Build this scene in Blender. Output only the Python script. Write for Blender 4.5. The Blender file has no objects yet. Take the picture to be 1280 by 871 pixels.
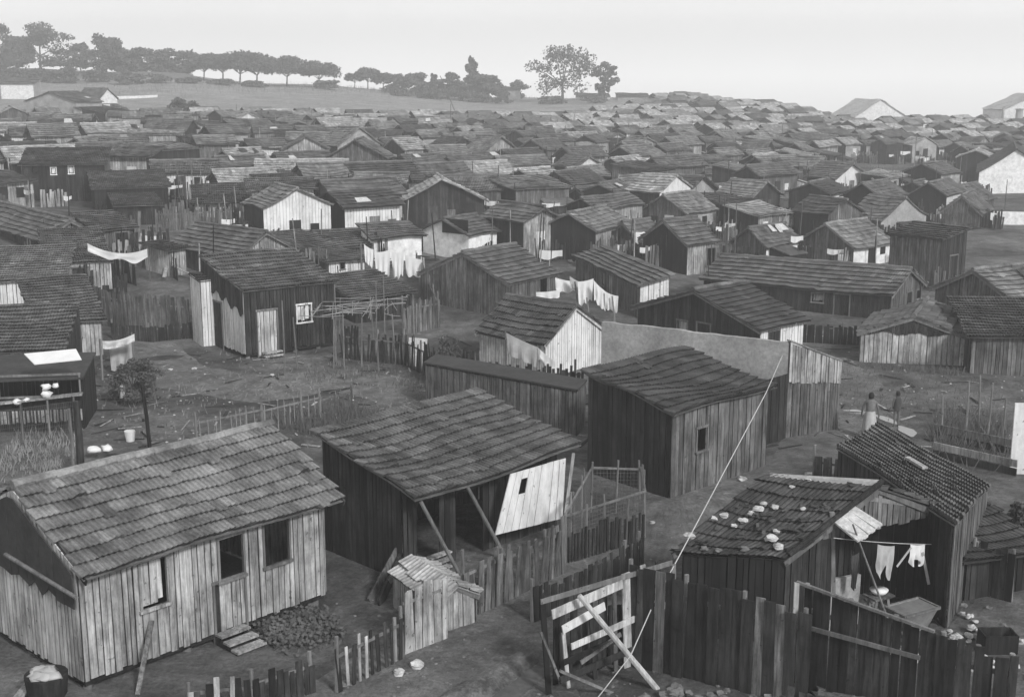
EXPO = 1.05
HAZE = 0.0018
import bpy, math, random
import numpy as np
from mathutils import Vector, noise
RS = random.Random(7)
scene = bpy.context.scene
COL = scene.collection
# ------------------------------------------------------------------ camera
F_PX, YH, CAM_H = 1600.0, 95.0, 11.5
PITCH = math.atan((435.5-YH)/F_PX)
CP, SP = math.cos(PITCH), math.sin(PITCH)
cam = bpy.data.cameras.new('camera'); cam.lens = 45; cam.sensor_width = 36; cam.clip_end = 4000
co = bpy.data.objects.new('camera', cam); COL.objects.link(co)
co.location = (0, 0, CAM_H); co.rotation_euler = (math.pi/2-PITCH, 0, 0)
scene.camera = co
def ray(px, py):
    a = (px-640)/F_PX; b = (435.5-py)/F_PX
    return Vector((a, CP+SP*b, -SP+CP*b))
def proj(p):
    x, y, z = p[0], p[1], p[2]-CAM_H
    d = y*CP - z*SP; u = y*SP + z*CP
    return 640+F_PX*x/d, 435.5-F_PX*u/d
# ------------------------------------------------------------------ terrain
PROF = [(-.40, [(0,0),(50,0),(72,2.2),(90,3.1),(120,3.6),(170,4.6),(260,7.6),(300,10.2),(345,13.6),(420,13.0),(600,-2),(1500,-60)]),
        (-.28, [(0,0),(52,0),(72,1.9),(90,2.7),(120,3.3),(170,4.4),(260,7.2),(300,9.6),(345,12.4),(420,11.0),(600,-2),(1500,-60)]),
        (-.18, [(0,0),(54,0),(75,1.5),(90,2.0),(120,2.7),(170,3.7),(260,6.2),(345,9.5),(420,8.5),(600,-2),(1500,-60)]),
        (0.0,  [(0,0),(58,0),(83,.8),(112,1.3),(145,2.0),(215,2.8),(290,4.25),(350,5.5),(400,5.0),(600,-8),(1500,-80)]),
        (.10,  [(0,0),(60,0),(83,.7),(112,1.1),(145,1.8),(215,2.8),(290,4.6),(345,6.0),(400,4.0),(600,-12),(1500,-90)]),
        (.20,  [(0,0),(60,0),(90,.5),(120,.9),(160,1.4),(220,2.3),(290,3.4),(340,2.0),(600,-20),(1500,-100)]),
        (.26,  [(0,0),(60,0),(90,.3),(120,.6),(165,.9),(240,1.2),(270,1.2),(330,-3),(600,-28),(1500,-110)]),
        (.40,  [(0,0),(60,0),(90,.2),(120,.5),(165,.7),(240,.9),(265,.9),(330,-4),(600,-30),(1500,-110)])]
def _pl(tab, d):
    for i in range(1, len(tab)):
        if d <= tab[i][0]:
            a, b = tab[i-1], tab[i]; t = (d-a[0])/(b[0]-a[0]); return a[1]+(b[1]-a[1])*t
    return tab[-1][1]
def Z(x, y):
    d = max(1.0, math.hypot(x, y)*.97 if y < 0 else y)
    u = max(-.4, min(.4, x/d)); r = 0
    for i in range(1, len(PROF)):
        if u <= PROF[i][0]:
            a, b = PROF[i-1], PROF[i]; t = (u-a[0])/(b[0]-a[0]); t = t*t*(3-2*t)
            r = _pl(a[1], d)*(1-t)+_pl(b[1], d)*t; break
    return r + .05*math.sin(x*.7+y*.3)*math.sin(y*.5-x*.2) + min(1, d/150)*.25*noise.noise(Vector((x*.04, y*.04, 0)))
def P(px, py, z):
    r = ray(px, py); t = (z-CAM_H)/r.z
    return Vector((0, 0, CAM_H))+r*t
def G(px, py):
    r = ray(px, py); o = Vector((0, 0, CAM_H)); t = 5.0; st = .5
    while t < 900:
        p = o+r*t
        if p.z < Z(p.x, p.y): break
        st = max(.3, t*.01); t += st
    lo, hi = t-st, t
    for _ in range(14):
        m = (lo+hi)/2; p = o+r*m
        if p.z < Z(p.x, p.y): hi = m
        else: lo = m
    p = o+r*hi; return Vector((p.x, p.y, Z(p.x, p.y)))
def ground(x, y): return Vector((x, y, Z(x, y)))
# ------------------------------------------------------------------ materials
MATS = {}
def nd(nt, t, **k):
    n = nt.nodes.new(t)
    for a, v in k.items(): setattr(n, a, v)
    return n
def newmat(name, rough=.9):
    m = bpy.data.materials.new(name); m.use_nodes = True; nt = m.node_tree
    b = nt.nodes['Principled BSDF']; b.inputs['Roughness'].default_value = rough
    b.inputs['Specular IOR Level'].default_value = .25
    MATS[name] = m; return m, nt, b
def g(v): return (v, v, v, 1)
def math_n(nt, op, a, b=None, c=None):
    n = nd(nt, 'ShaderNodeMath', operation=op)
    for i, s in enumerate((a, b, c)):
        if s is None: continue
        if isinstance(s, (int, float)): n.inputs[i].default_value = s
        else: nt.links.new(s, n.inputs[i])
    return n.outputs[0]
def maprange(nt, v, a, b, c, d):
    n = nd(nt, 'ShaderNodeMapRange'); nt.links.new(v, n.inputs[0])
    for i, q in enumerate((a, b, c, d)): n.inputs[i+1].default_value = q
    return n.outputs[0]
def nz(nt, vec, scale, detail=4, rough=.6):
    n = nd(nt, 'ShaderNodeTexNoise'); n.inputs['Scale'].default_value = scale
    n.inputs['Detail'].default_value = detail; n.inputs['Roughness'].default_value = rough
    if vec is not None: nt.links.new(vec, n.inputs['Vector'])
    return n.outputs['Fac']
def objvec(nt, sc=(1, 1, 1)):
    tc = nd(nt, 'ShaderNodeTexCoord'); oi = nd(nt, 'ShaderNodeObjectInfo')
    mp = nd(nt, 'ShaderNodeMapping'); mp.inputs['Scale'].default_value = sc
    ad = nd(nt, 'ShaderNodeVectorMath', operation='ADD')
    cb = nd(nt, 'ShaderNodeCombineXYZ')
    r = math_n(nt, 'MULTIPLY', oi.outputs['Random'], 57.0)
    for i in range(3): nt.links.new(r, cb.inputs[i])
    nt.links.new(tc.outputs['Object'], mp.inputs['Vector'])
    nt.links.new(mp.outputs[0], ad.inputs[0]); nt.links.new(cb.outputs[0], ad.inputs[1])
    return ad.outputs[0], oi.outputs['Random']
def uvn(nt):
    tc = nd(nt, 'ShaderNodeTexCoord'); s = nd(nt, 'ShaderNodeSeparateXYZ'); nt.links.new(tc.outputs['UV'], s.inputs[0])
    return s.outputs[0], s.outputs[1]
def bump(nt, b, h, st, dist=.02):
    n = nd(nt, 'ShaderNodeBump'); n.inputs['Strength'].default_value = st; n.inputs['Distance'].default_value = dist
    nt.links.new(h, n.inputs['Height']); nt.links.new(n.outputs[0], b.inputs['Normal'])
def tocol(nt, v, b):
    c = nd(nt, 'ShaderNodeCombineColor')
    for i in range(3): nt.links.new(v, c.inputs[i])
    nt.links.new(c.outputs[0], b.inputs['Base Color'])
def wn(nt, a, b_, c):
    n = nd(nt, 'ShaderNodeTexWhiteNoise', noise_dimensions='3D'); v = nd(nt, 'ShaderNodeCombineXYZ')
    for i, s in enumerate((a, b_, c)):
        if isinstance(s, (int, float)): v.inputs[i].default_value = s
        else: nt.links.new(s, v.inputs[i])
    nt.links.new(v.outputs[0], n.inputs[0]); return n.outputs['Value']
def plank_mat(name, lo, hi, streak=.55, stain=.5):
    m, nt, b = newmat(name, .88)
    u, v = uvn(nt); vec, rnd = objvec(nt, (14, 14, 1.1))
    fu = math_n(nt, 'FLOOR', u); fr = math_n(nt, 'FRACT', u)
    r = wn(nt, fu, rnd, 3.1)
    base = maprange(nt, r, 0, 1, lo, hi)
    s = maprange(nt, nz(nt, vec, 1.0, 6, .7), .28, .72, 1-streak, 1+streak*.6)
    vec2, _ = objvec(nt, (1.3, 1.3, .8))
    st = maprange(nt, nz(nt, vec2, 1.0, 7, .72), .38, .6, 1-stain, 1.08)
    vec3, _ = objvec(nt, (5, 5, 5)); kn = maprange(nt, nz(nt, vec3, 1.6, 2, .5), .68, .73, 1.0, .45); st = math_n(nt, 'MULTIPLY', st, kn)
    base = math_n(nt, 'MULTIPLY', base, s); base = math_n(nt, 'MULTIPLY', base, st)
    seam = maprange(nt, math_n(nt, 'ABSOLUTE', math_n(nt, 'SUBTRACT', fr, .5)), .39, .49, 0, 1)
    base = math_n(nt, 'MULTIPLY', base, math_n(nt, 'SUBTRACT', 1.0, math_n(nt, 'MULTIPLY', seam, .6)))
    tocol(nt, math_n(nt, 'MINIMUM', base, .82), b)
    bump(nt, b, s, .35, .01)
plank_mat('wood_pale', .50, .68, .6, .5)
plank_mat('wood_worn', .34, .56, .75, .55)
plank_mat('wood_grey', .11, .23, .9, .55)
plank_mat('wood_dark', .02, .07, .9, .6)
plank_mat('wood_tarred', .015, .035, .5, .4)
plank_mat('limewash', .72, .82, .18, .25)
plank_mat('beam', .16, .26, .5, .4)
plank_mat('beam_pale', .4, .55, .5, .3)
def roof_mat(name, lo, hi):
    m, nt, b = newmat(name, .9)
    u, v = uvn(nt); vec, rnd = objvec(nt)
    fu = math_n(nt, 'FLOOR', u); fv = math_n(nt, 'FLOOR', v)
    r = wn(nt, fu, fv, rnd); base = maprange(nt, r, 0, 1, lo, hi)
    r2 = wn(nt, fv, fu, 9.3)
    odd = math_n(nt, 'GREATER_THAN', r2, .93); base = math_n(nt, 'MULTIPLY', base, math_n(nt, 'ADD', 1.0, math_n(nt, 'MULTIPLY', odd, .35)))
    odd2 = math_n(nt, 'LESS_THAN', r2, .10); base = math_n(nt, 'MULTIPLY', base, math_n(nt, 'SUBTRACT', 1.0, math_n(nt, 'MULTIPLY', odd2, .25)))
    lich = maprange(nt, nz(nt, vec, 1.1, 6, .7), .36, .64, .5, 1.38)
    fine = maprange(nt, nz(nt, vec, 14, 4, .7), .3, .7, .72, 1.25)
    rib = math_n(nt, 'SINE', math_n(nt, 'MULTIPLY', u, math.pi*4))
    base = math_n(nt, 'MULTIPLY', math_n(nt, 'MULTIPLY', base, lich), fine)
    tocol(nt, base, b)
    h = math_n(nt, 'ADD', rib, math_n(nt, 'MULTIPLY', fine, .6))
    bump(nt, b, h, .7, .03)
roof_mat('clay_light', .16, .235); roof_mat('clay_mid', .10, .15); roof_mat('clay_dark', .055, .09); roof_mat('clay_faded', .30, .42)
def noise_mat(name, lo, hi, sc, rough=.9, sc2=None, bs=.3, metal=0):
    m, nt, b = newmat(name, rough); vec, _ = objvec(nt)
    f = maprange(nt, nz(nt, vec, sc, 6, .65), .3, .7, lo, hi)
    if sc2:
        f = math_n(nt, 'MULTIPLY', f, maprange(nt, nz(nt, vec, sc2, 4, .7), .3, .7, .75, 1.25))
    tocol(nt, f, b); bump(nt, b, f, bs, .03); b.inputs['Metallic'].default_value = metal
noise_mat('plaster', .22, .46, .9, .92, 9)
noise_mat('plaster_white', .72, .84, .8, .92, 3)
noise_mat('tar_felt', .03, .06, 2, .8, 9)
noise_mat('sheet_pale', .42, .62, 3, .7, 12)
noise_mat('cloth_white', .72, .82, 3, .9)
noise_mat('cloth_grey', .35, .5, 3, .9)
noise_mat('cloth_dark', .04, .08, 3, .9)
noise_mat('stone', .3, .6, 3, .95, 14)
noise_mat('stone_dark', .1, .22, 3, .95, 14)
noise_mat('skin', .12, .16, 3, .7)
noise_mat('skin_dark', .05, .07, 3, .7)
noise_mat('hair', .015, .02, 3, .8)
noise_mat('metal_dull', .2, .35, 4, .6, None, .1, .4)
noise_mat('enamel_white', .7, .8, 4, .4)
noise_mat('dark_hole', .01, .015, 4, .9)
noise_mat('leaf', .06, .13, 1, .85)
noise_mat('leaf_pale', .05, .11, 1, .85)
noise_mat('bark', .05, .12, 5, .95)
noise_mat('twig', .18, .34, 4, .95)
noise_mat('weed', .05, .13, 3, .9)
noise_mat('rope', .45, .6, 5, .9)
noise_mat('wire', .08, .14, 5, .7)
noise_mat('garment', .1, .24, 5, .9)
def ground_mat(name, lo, hi, mul=1):
    m, nt, b = newmat(name, .97)
    tc = nd(nt, 'ShaderNodeTexCoord'); v = tc.outputs['Object']
    a = maprange(nt, nz(nt, v, .16, 8, .75), .38, .62, lo, hi)
    c = maprange(nt, nz(nt, v, 1.1, 8, .75), .32, .68, .5, 1.5)
    d = maprange(nt, nz(nt, v, 9, 6, .8), .3, .7, .6, 1.45)
    e = maprange(nt, nz(nt, v, 3.2, 3, .5), .67, .74, 1.0, 1.7)
    f = math_n(nt, 'MULTIPLY', math_n(nt, 'MULTIPLY', a, c), math_n(nt, 'MULTIPLY', d, e))
    tocol(nt, f, b); h = math_n(nt, 'ADD', c, math_n(nt, 'MULTIPLY', d, .4)); bump(nt, b, h, .9, .16)
ground_mat('earth', .06, .20); ground_mat('trodden_earth', .14, .22); ground_mat('field_turf', .22, .36)
m, nt, b = newmat('water', .08); b.inputs['Base Color'].default_value = g(.3); b.inputs['Specular IOR Level'].default_value = 1
# ------------------------------------------------------------------ mesh collecting
class MB:
    def __init__(s): s.v = []; s.f = []; s.uv = []; s.mi = None
    def poly(s, pts, uvs=None):
        n = len(s.v); s.v += [tuple(p) for p in pts]; s.f.append(tuple(range(n, n+len(pts))))
        s.uv += uvs if uvs else [(.5, .5)]*len(pts)
    def hexa(s, a, b, u=.5, v0=0, v1=1, edge=False):
        # a, b: loops of four points (bottom, top)
        n = len(s.v); s.v += [tuple(p) for p in a]+[tuple(p) for p in b]
        for q in ((0,3,2,1),(4,5,6,7),(0,1,5,4),(1,2,6,5),(2,3,7,6),(3,0,4,7)):
            s.f.append(tuple(n+i for i in q)); s.uv += [((u-.5+(.98 if i % 4 in (1, 2) else .02)) if edge else u, v0 if i < 4 else v1) for i in q]
    def board(s, p, q, w, t, up=None, u=None):
        """board from p to q, width w, thickness t"""
        p = Vector(p); q = Vector(q); d = (q-p).normalized()
        up = Vector(up) if up is not None else Vector((0, 0, 1))
        if abs(d.dot(up)) > .95: up = Vector((1, 0, 0)) if abs(d.x) < .8 else Vector((0, 1, 0))
        sx = d.cross(up).normalized()*(t/2); sy = sx.cross(d).normalized()*(w/2)
        u = (RS.randrange(997)+.5) if u is None else u
        s.hexa([p-sx-sy, p+sx-sy, p+sx+sy, p-sx+sy], [q-sx-sy, q+sx-sy, q+sx+sy, q-sx+sy], u, 0, (q-p).length)
    def tube(s, pts, rad, n=6, closed=True):
        pts = [Vector(p) for p in pts]; rings = []; base = len(s.v)
        if not isinstance(rad, (list, tuple)): rad = [rad]*len(pts)
        for i, p in enumerate(pts):
            d = (pts[min(i+1, len(pts)-1)]-pts[max(i-1, 0)]).normalized()
            a = d.cross(Vector((0, 0, 1)) if abs(d.z) < .9 else Vector((1, 0, 0))).normalized(); b_ = d.cross(a)
            for k in range(n):
                t = 2*math.pi*k/n; s.v.append(tuple(p+(a*math.cos(t)+b_*math.sin(t))*rad[i]))
        for i in range(len(pts)-1):
            for k in range(n):
                k2 = (k+1) % n; s.f.append((base+i*n+k, base+i*n+k2, base+(i+1)*n+k2, base+(i+1)*n+k)); s.uv += [(.5, 0)]*4
        if closed:
            s.f.append(tuple(base+k for k in range(n))[::-1]); s.uv += [(.5, 0)]*n
            s.f.append(tuple(base+(len(pts)-1)*n+k for k in range(n))); s.uv += [(.5, 0)]*n
    def build(s, name, mat, parent=None, smooth=False, label=None):
        me = bpy.data.meshes.new(name); off = Vector(parent['_w']) if parent is not None else Vector((0, 0, 0))
        if parent is None and s.v:
            a = np.array(s.v); off = Vector(((a[:,0].min()+a[:,0].max())/2, (a[:,1].min()+a[:,1].max())/2, a[:,2].min()))
        me.from_pydata([(x-off.x, y-off.y, z-off.z) for x, y, z in s.v], [], s.f)
        ul = me.uv_layers.new(name='UVMap'); ul.data.foreach_set('uv', np.array(s.uv, dtype=np.float32).ravel())
        if s.mi is not None:
            for q in mat: me.materials.append(MATS[q])
            me.polygons.foreach_set('material_index', s.mi)
        else: me.materials.append(MATS[mat])
        if smooth: me.polygons.foreach_set('use_smooth', [True]*len(s.f))
        o = bpy.data.objects.new(name, me); COL.objects.link(o)
        if parent is not None:
            o.parent = parent; o['_w'] = parent['_w']
        else: o.location = off; o['_w'] = tuple(off)
        if label: o['label'] = label
        return o
def tag(o, label=None, cat=None, group=None, kind=None):
    if label: o['label'] = label
    if cat: o['category'] = cat
    if group: o['group'] = group
    if kind: o['kind'] = kind
    return o
def thing(name, loc, label, cat, group=None):
    o = bpy.data.objects.new(name, None); COL.objects.link(o); o.location = loc; o['_w'] = tuple(loc)
    o.empty_display_size = .3
    return tag(o, label, cat, group)
def stone_mb(mb, c, r, seed, flat=.6):
    rr = random.Random(seed); n = len(mb.v); R, S = 5, 7
    ph = [rr.uniform(.62, 1.3) for _ in range(R*S)]
    mb.v.append((c[0], c[1], c[2]-r*flat*.5))
    for i in range(1, R):
        for k in range(S):
            th = math.pi*i/R; a = 2*math.pi*k/S+i*.4; q = ph[i*S+k-S]
            mb.v.append((c[0]+r*q*math.sin(th)*math.cos(a), c[1]+r*q*math.sin(th)*math.sin(a), c[2]-r*flat*math.cos(th)*q))
    mb.v.append((c[0], c[1], c[2]+r*flat)); top = len(mb.v)-1
    for k in range(S):
        k2 = (k+1) % S
        mb.f.append((n, n+1+k2, n+1+k)); mb.uv += [(.5,.5)]*3
        for i in range(R-2):
            a = n+1+i*S; mb.f.append((a+k, a+k2, a+S+k2, a+S+k)); mb.uv += [(.5,.5)]*4
        a = n+1+(R-2)*S; mb.f.append((a+k, a+k2, top)); mb.uv += [(.5,.5)]*3
# ------------------------------------------------------------------ walls and roofs
def planks(mb, p0, p1, zb, zt, nrm, w=.15, openings=(), th=.025, rough=.02, rr=RS, ragged=0, gapf=.012):
    """vertical boards from p0 to p1; zb(t), zt(t) absolute heights; openings (t0,t1,z0,z1)"""
    d = p1-p0; L = d.length; d = d/L; t = 0
    while t < L-.02:
        ww = min(w*rr.uniform(.75, 1.25), L-t)
        a, b_ = t, t+ww-gapf*rr.uniform(.3, 2.0); t += ww
        if b_-a < .02: continue
        off = nrm*rr.uniform(0, rough); mid = (a+b_)/2
        segs = [(None, None)]
        for (o0, o1, z0, z1) in openings:
            if o0 < mid < o1: segs = [(None, z0), (z1, None)]
        dz = rr.uniform(-ragged, ragged) if ragged else 0; db = rr.uniform(-.04, .03)
        lean = rr.uniform(-.012, .012)
        u = rr.randrange(997)+.5
        for lo, hi in segs:
            ba = (zb(a)+db) if lo is None else lo; bb = (zb(b_)+db) if lo is None else lo
            ta = (zt(a)+dz) if hi is None else hi; tb = (zt(b_)+dz) if hi is None else hi
            if ta-ba < .03 and tb-bb < .03: continue
            A = p0+d*a+off; B = p0+d*b_+off; q = nrm*th; lv = d*lean
            mk = lambda p, z, l=0: Vector((p.x, p.y, z))+lv*l
            mb.hexa([mk(A, ba), mk(B, bb), mk(B+q, bb), mk(A+q, ba)], [mk(A, ta, 1), mk(B, tb, 1), mk(B+q, tb, 1), mk(A+q, ta, 1)], u, 0, 2, edge=True)
def roof_slope(mb, E0, E1, R0, R1, lod, seed, sag=.05, thick=.05, cw=.24, ch=.36, jag=.07, dip=0):
    """courses of clay tiles between eave line E0-E1 and ridge line R0-R1"""
    rr = random.Random(seed)
    L = (E1-E0).length; S = (R0-E0).length
    nc = max(2, round(S/ch)); nt_ = max(2, round(L/cw)); sub = (4 if lod == 0 else 1)
    nu = nt_*sub
    nrm = (E1-E0).cross(R0-E0).normalized()
    if nrm.z < 0: nrm = -nrm
    sd = rr.uniform(0, 99)
    def pt(u, s): # u, s in 0..1
        p = (E0.lerp(E1, u)).lerp(R0.lerp(R1, u), s)
        k = noise.noise(Vector((u*L*.35+sd, s*S*.5, sd)))
        p = p+Vector((0, 0, 1))*(sag*k*1.4 - sag*.8*math.sin(math.pi*u)*math.sin(math.pi*min(1, s*1.05)) - dip*math.sin(math.pi*u)*(s))
        return p
    for i in range(nc):
        s0, s1 = i/nc, (i+1)/nc
        joff = rr.uniform(-jag, jag)/L; joff2 = rr.uniform(-jag, jag)/L
        lift = [rr.uniform(.0, .02)+(.05 if rr.random() < .035 else 0) for _ in range(nt_)]
        slide = [(rr.uniform(-.015, .015)-(.09 if rr.random() < .03 else 0))/S for _ in range(nt_)]
        lo = []; hi = []; lb = []
        n0 = len(mb.v)
        for j in range(nu+1):
            k = min(nt_-1, j//sub); u = j/nu
            if j == 0: u += joff
            if j == nu: u += joff2
            rib = 0
            if sub == 4: rib = (.0, .036, .004, .036)[j % 4]
            mb.v.append(tuple(pt(u, s0+slide[k]-.02/S)+nrm*((.07 if lod < 2 else .05)+lift[k]+rib)))
            mb.v.append(tuple(pt(u, s1+.01)+nrm*(.004+rib)))
            mb.v.append(tuple(pt(u, s0+slide[k]+.05/S)+nrm*(-.012)))
        for j, hb in ((0, pt(joff, s1+.01)), (nu, pt(1+joff2, s1+.01))):
            mb.v.append(tuple(hb-nrm*.02)); a = n0+j*3; k_ = len(mb.v)-1; q_ = (a+2, a, a+1, k_)
            mb.f.append(q_ if j else q_[::-1]); mb.uv += [((j/sub if j == 0 else j/sub-.5)+.2, i+.5)]*4
        for j in range(nu):
            a = n0+j*3; b_ = a+3; uu0 = j/sub+.001; uu1 = (j+1)/sub-.001
            mb.f.append((a, b_, b_+1, a+1)); mb.uv += [(uu0, i+.02), (uu1, i+.02), (uu1, i+.98), (uu0, i+.98)]
            mb.f.append((a+2, b_+2, b_, a)); mb.uv += [(uu0, i+.02), (uu1, i+.02), (uu1, i+.03), (uu0, i+.03)]
    # underside
    q = -nrm*(thick+.02); q0 = -nrm*.03; m = 1 if lod == 3 else (3 if lod == 2 else 8)
    for i in range(m):
        for j in range(m):
            c = [(i/m, j/m), ((i+1)/m, j/m), ((i+1)/m, (j+1)/m), (i/m, (j+1)/m)]
            mb.poly([pt(*k)+q for k in c][::-1], [(.5, .5)]*4)
            for e, (a_, b_) in enumerate(zip(c, c[1:]+c[:1])):
                if (e == 0 and j == 0) or (e == 2 and j == m-1) or (e == 1 and i == m-1) or (e == 3 and i == 0):
                    mb.poly([pt(*a_)+q, pt(*b_)+q, pt(*b_)+q0, pt(*a_)+q0], [(.5, .5)]*4)
HUTS = []   # (centre x, y, radius)
def corner_solve(O, ang, px, zz):
    """length along ang from O so that the end projects on image column px"""
    d = Vector((math.cos(ang), math.sin(ang), 0)); k = (px-640)/F_PX
    # x = k*depth, depth = y*CP-(z-H)*SP
    den = d.x-k*d.y*CP
    if abs(den) < 1e-4: return 5
    t = (k*(O.y*CP-(zz-CAM_H)*SP)-O.x)/den
    return t
def shack(name, label, x, y, ye, xL, xR, yaw, ridge='b', rise=None, wl='wood_dark', wr='wood_grey', roof='clay_mid', lod=1,
          ov=.25, A=None, B=None, aang=None, ops=(), gap=0, group='wooden shacks of the shanty town', O=None, h=None, cat='shack',
          wall_w=.15, auto=True, seed=None, ovf=None, flat=None, skipB=False, ridgecap=True, sag=.06, barge=None, ovn=None):
    if ovn is None: ovn = ov
    rr = random.Random(seed if seed is not None else int(x*7+y*13))
    yawr = math.radians(yaw); ar = math.radians(aang) if aang is not None else yawr+math.pi/2
    if O is None: O = G(x, y)
    if h is None:
        # height from pixel ye: point straight above O
        r = ray(x, ye); t = math.hypot(O.x, O.y)/math.hypot(r.x, r.y); h = CAM_H+r.z*t-O.z
    bv = Vector((math.cos(yawr), math.sin(yawr), 0)); av = Vector((math.cos(ar), math.sin(ar), 0))
    lodr = lod
    if lod == 1 and ('plaster' in wl or 'plaster' in wr): lod = 2
    if A is None: A = corner_solve(O, ar, xL, O.z+h/2)
    if B is None: B = corner_solve(O, yawr, xR, O.z+h/2)
    A = min(max(A, 1.0), 16); B = min(max(B, 1.0), 18)
    ctr = O+av*A/2+bv*B/2
    zmin = min(Z(*(O+av*i*A+bv*j*B).xy) for i in (0, 1) for j in (0, 1))
    HUTS.append((ctr.x, ctr.y, (A+B)/4*1.05))
    T = thing(name, (ctr.x, ctr.y, zmin), label, cat, group)
    if rise is None:
        rise = {'b': .23*A, 'a': .23*B, 'sa': .2*A, 'sb': .2*B, 'na': .15*A}[ridge]
    def top(la, lb):
        if ridge == 'b': return O.z+h+rise*(1-abs(la-A/2)/(A/2))
        if ridge == 'a': return O.z+h+rise*(1-abs(lb-B/2)/(B/2))
        if ridge == 'sa': return O.z+h+rise*la/A
        if ridge == 'na': return O.z+h-rise*la/A
        return O.z+h+rise*lb/B
    def W(la, lb, z=None):
        p = O+av*la+bv*lb
        return Vector((p.x, p.y, top(la, lb) if z is None else z))
    cr = O+(av*.0); side = 1 if bv.cross(av).z > 0 else -1
    nB = Vector((bv.y, -bv.x, 0)); nA = Vector((-av.y, av.x, 0))
    if nB.dot(av) > 0: nB = -nB
    if nA.dot(bv) > 0: nA = -nA
    def face_px(face, px, py):
        """pixel on face -> (t, z)"""
        r = ray(px, py); n = nA if face == 'A' else nB; dd = av if face == 'A' else bv
        t = (O-Vector((0, 0, CAM_H))).dot(n)/r.dot(n); p = Vector((0, 0, CAM_H))+r*t
        return (p-O).dot(dd), p.z
    openings = {'A': [], 'B': []}; parts = []
    opl = list(ops)
    if auto and not ops and h > 1.2:
        for fc, Ln in (('B', B), ('A', A)):
            if fc == 'A' and rr.random() < .45: continue
            if Ln > 2.0:
                t0 = rr.uniform(.15, .5)*Ln; opl.append((fc, 'm', t0, t0+.72, 0, min(1.75, h-.25), 'door'))
            if Ln > 3.3:
                t0 = t0+1.3 if t0+2.1 < Ln else t0-1.1
                if t0 > .2: opl.append((fc, 'm', t0, t0+.55, min(.9, h*.45), min(1.5, h-.3), 'open' if rr.random() < .5 else 'shutter'))
    for o in opl:
        if o[1] == 'm': fc, _, t0, t1, z0, z1, kd = o[:7]; z0 += O.z; z1 += O.z
        else:
            fc, x0, y0, x1, y1, kd = o[:6]; xm = (x0+x1)/2
            t0 = face_px(fc, x0, (y0+y1)/2)[0]; t1 = face_px(fc, x1, (y0+y1)/2)[0]; t0, t1 = min(t0, t1), max(t0, t1)
            z1 = face_px(fc, xm, y0)[1]; z0 = face_px(fc, xm, y1)[1]
        mat = o[7] if o[1] == 'm' and len(o) > 7 else (o[6] if o[1] != 'm' and len(o) > 6 else None)
        openings[fc].append((t0, t1, z0, z1)); parts.append((fc, t0, t1, z0, z1, kd, mat))
    zb = lambda p0, dd: (lambda t: Z(*(p0+dd*t).xy)+gap-(.06 if gap == 0 else 0))
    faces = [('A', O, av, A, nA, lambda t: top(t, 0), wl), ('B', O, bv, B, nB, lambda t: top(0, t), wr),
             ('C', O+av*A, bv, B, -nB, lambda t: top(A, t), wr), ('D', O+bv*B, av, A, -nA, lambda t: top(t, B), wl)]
    same = wl == wr
    if gap:   # level floor line
        zf = O.z+gap; zbf = lambda t: zf
    mbs = {}
    for fc, p0, dd, Ln, n, zt, mt in faces:
        if fc == 'B' and skipB: continue
        mb = mbs.setdefault((mt, fc), MB())
        zbot = zbf if gap else zb(p0, dd)
        ztt = lambda t, zt=zt: zt(t)-.03
        ww = wall_w if lod < 2 else wall_w*1.6
        if lod < 2 and (fc in 'AB' or lod == 0):
            planks(mb, p0, p0+dd*Ln, zbot, ztt, n, ww, openings.get(fc, ()), rr=rr)
        elif lod < 2:
            planks(mb, p0, p0+dd*Ln, zbot, ztt, n, .6, (), rr=rr)
        else:
            # sheet with boards drawn by material, split at gable apex
            ts = [0, Ln/2, Ln]; u0 = rr.randrange(300)
            for a_, b_ in zip(ts, ts[1:]):
                pa = p0+dd*a_; pb = p0+dd*b_
                mb.poly([Vector((pa.x, pa.y, zbot(a_)-.3)), Vector((pb.x, pb.y, zbot(b_)-.3)), Vector((pb.x, pb.y, ztt(b_))), Vector((pa.x, pa.y, ztt(a_)))],
                        [(u0+a_/.2, 0), (u0+b_/.2, 0), (u0+b_/.2, 2), (u0+a_/.2, 2)])
    for k, mb in mbs.items():
        mb.build('wall', k[0], T)
    if gap:
        fl = MB(); q = .02
        fl.hexa([W(q, q, zf-.12), W(q, B-q, zf-.12), W(A-q, B-q, zf-.12), W(A-q, q, zf-.12)], [W(q, q, zf-.03), W(q, B-q, zf-.03), W(A-q, B-q, zf-.03), W(A-q, q, zf-.03)])
        fl.build('floor_frame', 'wood_dark', T)
        for i in range(int(B/1.1)+1):
            for la in (.1, A/2, A-.1):
                lb = min(B-.1, .12+i*1.1); s = MB(); p = W(la, lb, zf-.12); s.board((p.x, p.y, Z(p.x, p.y)-.2), p, .16, .12); s.build('stilt', 'beam', T)
    # openings' furniture
    for fc, t0, t1, z0, z1, kd, mat in parts:
        p0, dd, n = (O, av, nA) if fc == 'A' else (O, bv, nB)
        pp = lambda t, z, off=0: Vector((p0.x+dd.x*t+n.x*off, p0.y+dd.y*t+n.y*off, z))
        if kd == 'gapopen': continue
        if lod == 2:
            m = MB(); m.hexa([pp(t0, z0, -.03), pp(t1, z0, -.03), pp(t1, z0, .03), pp(t0, z0, .03)], [pp(t0, z1, -.03), pp(t1, z1, -.03), pp(t1, z1, .03), pp(t0, z1, .03)], rr.randrange(99)+.5)
            m.build('door' if kd == 'door' else 'window', mat or ('dark_hole' if kd == 'open' else rr.choice(['wood_tarred', 'wood_tarred', 'wood_grey', 'limewash'])), T); continue
        fr = MB(); o_ = .035
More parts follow.
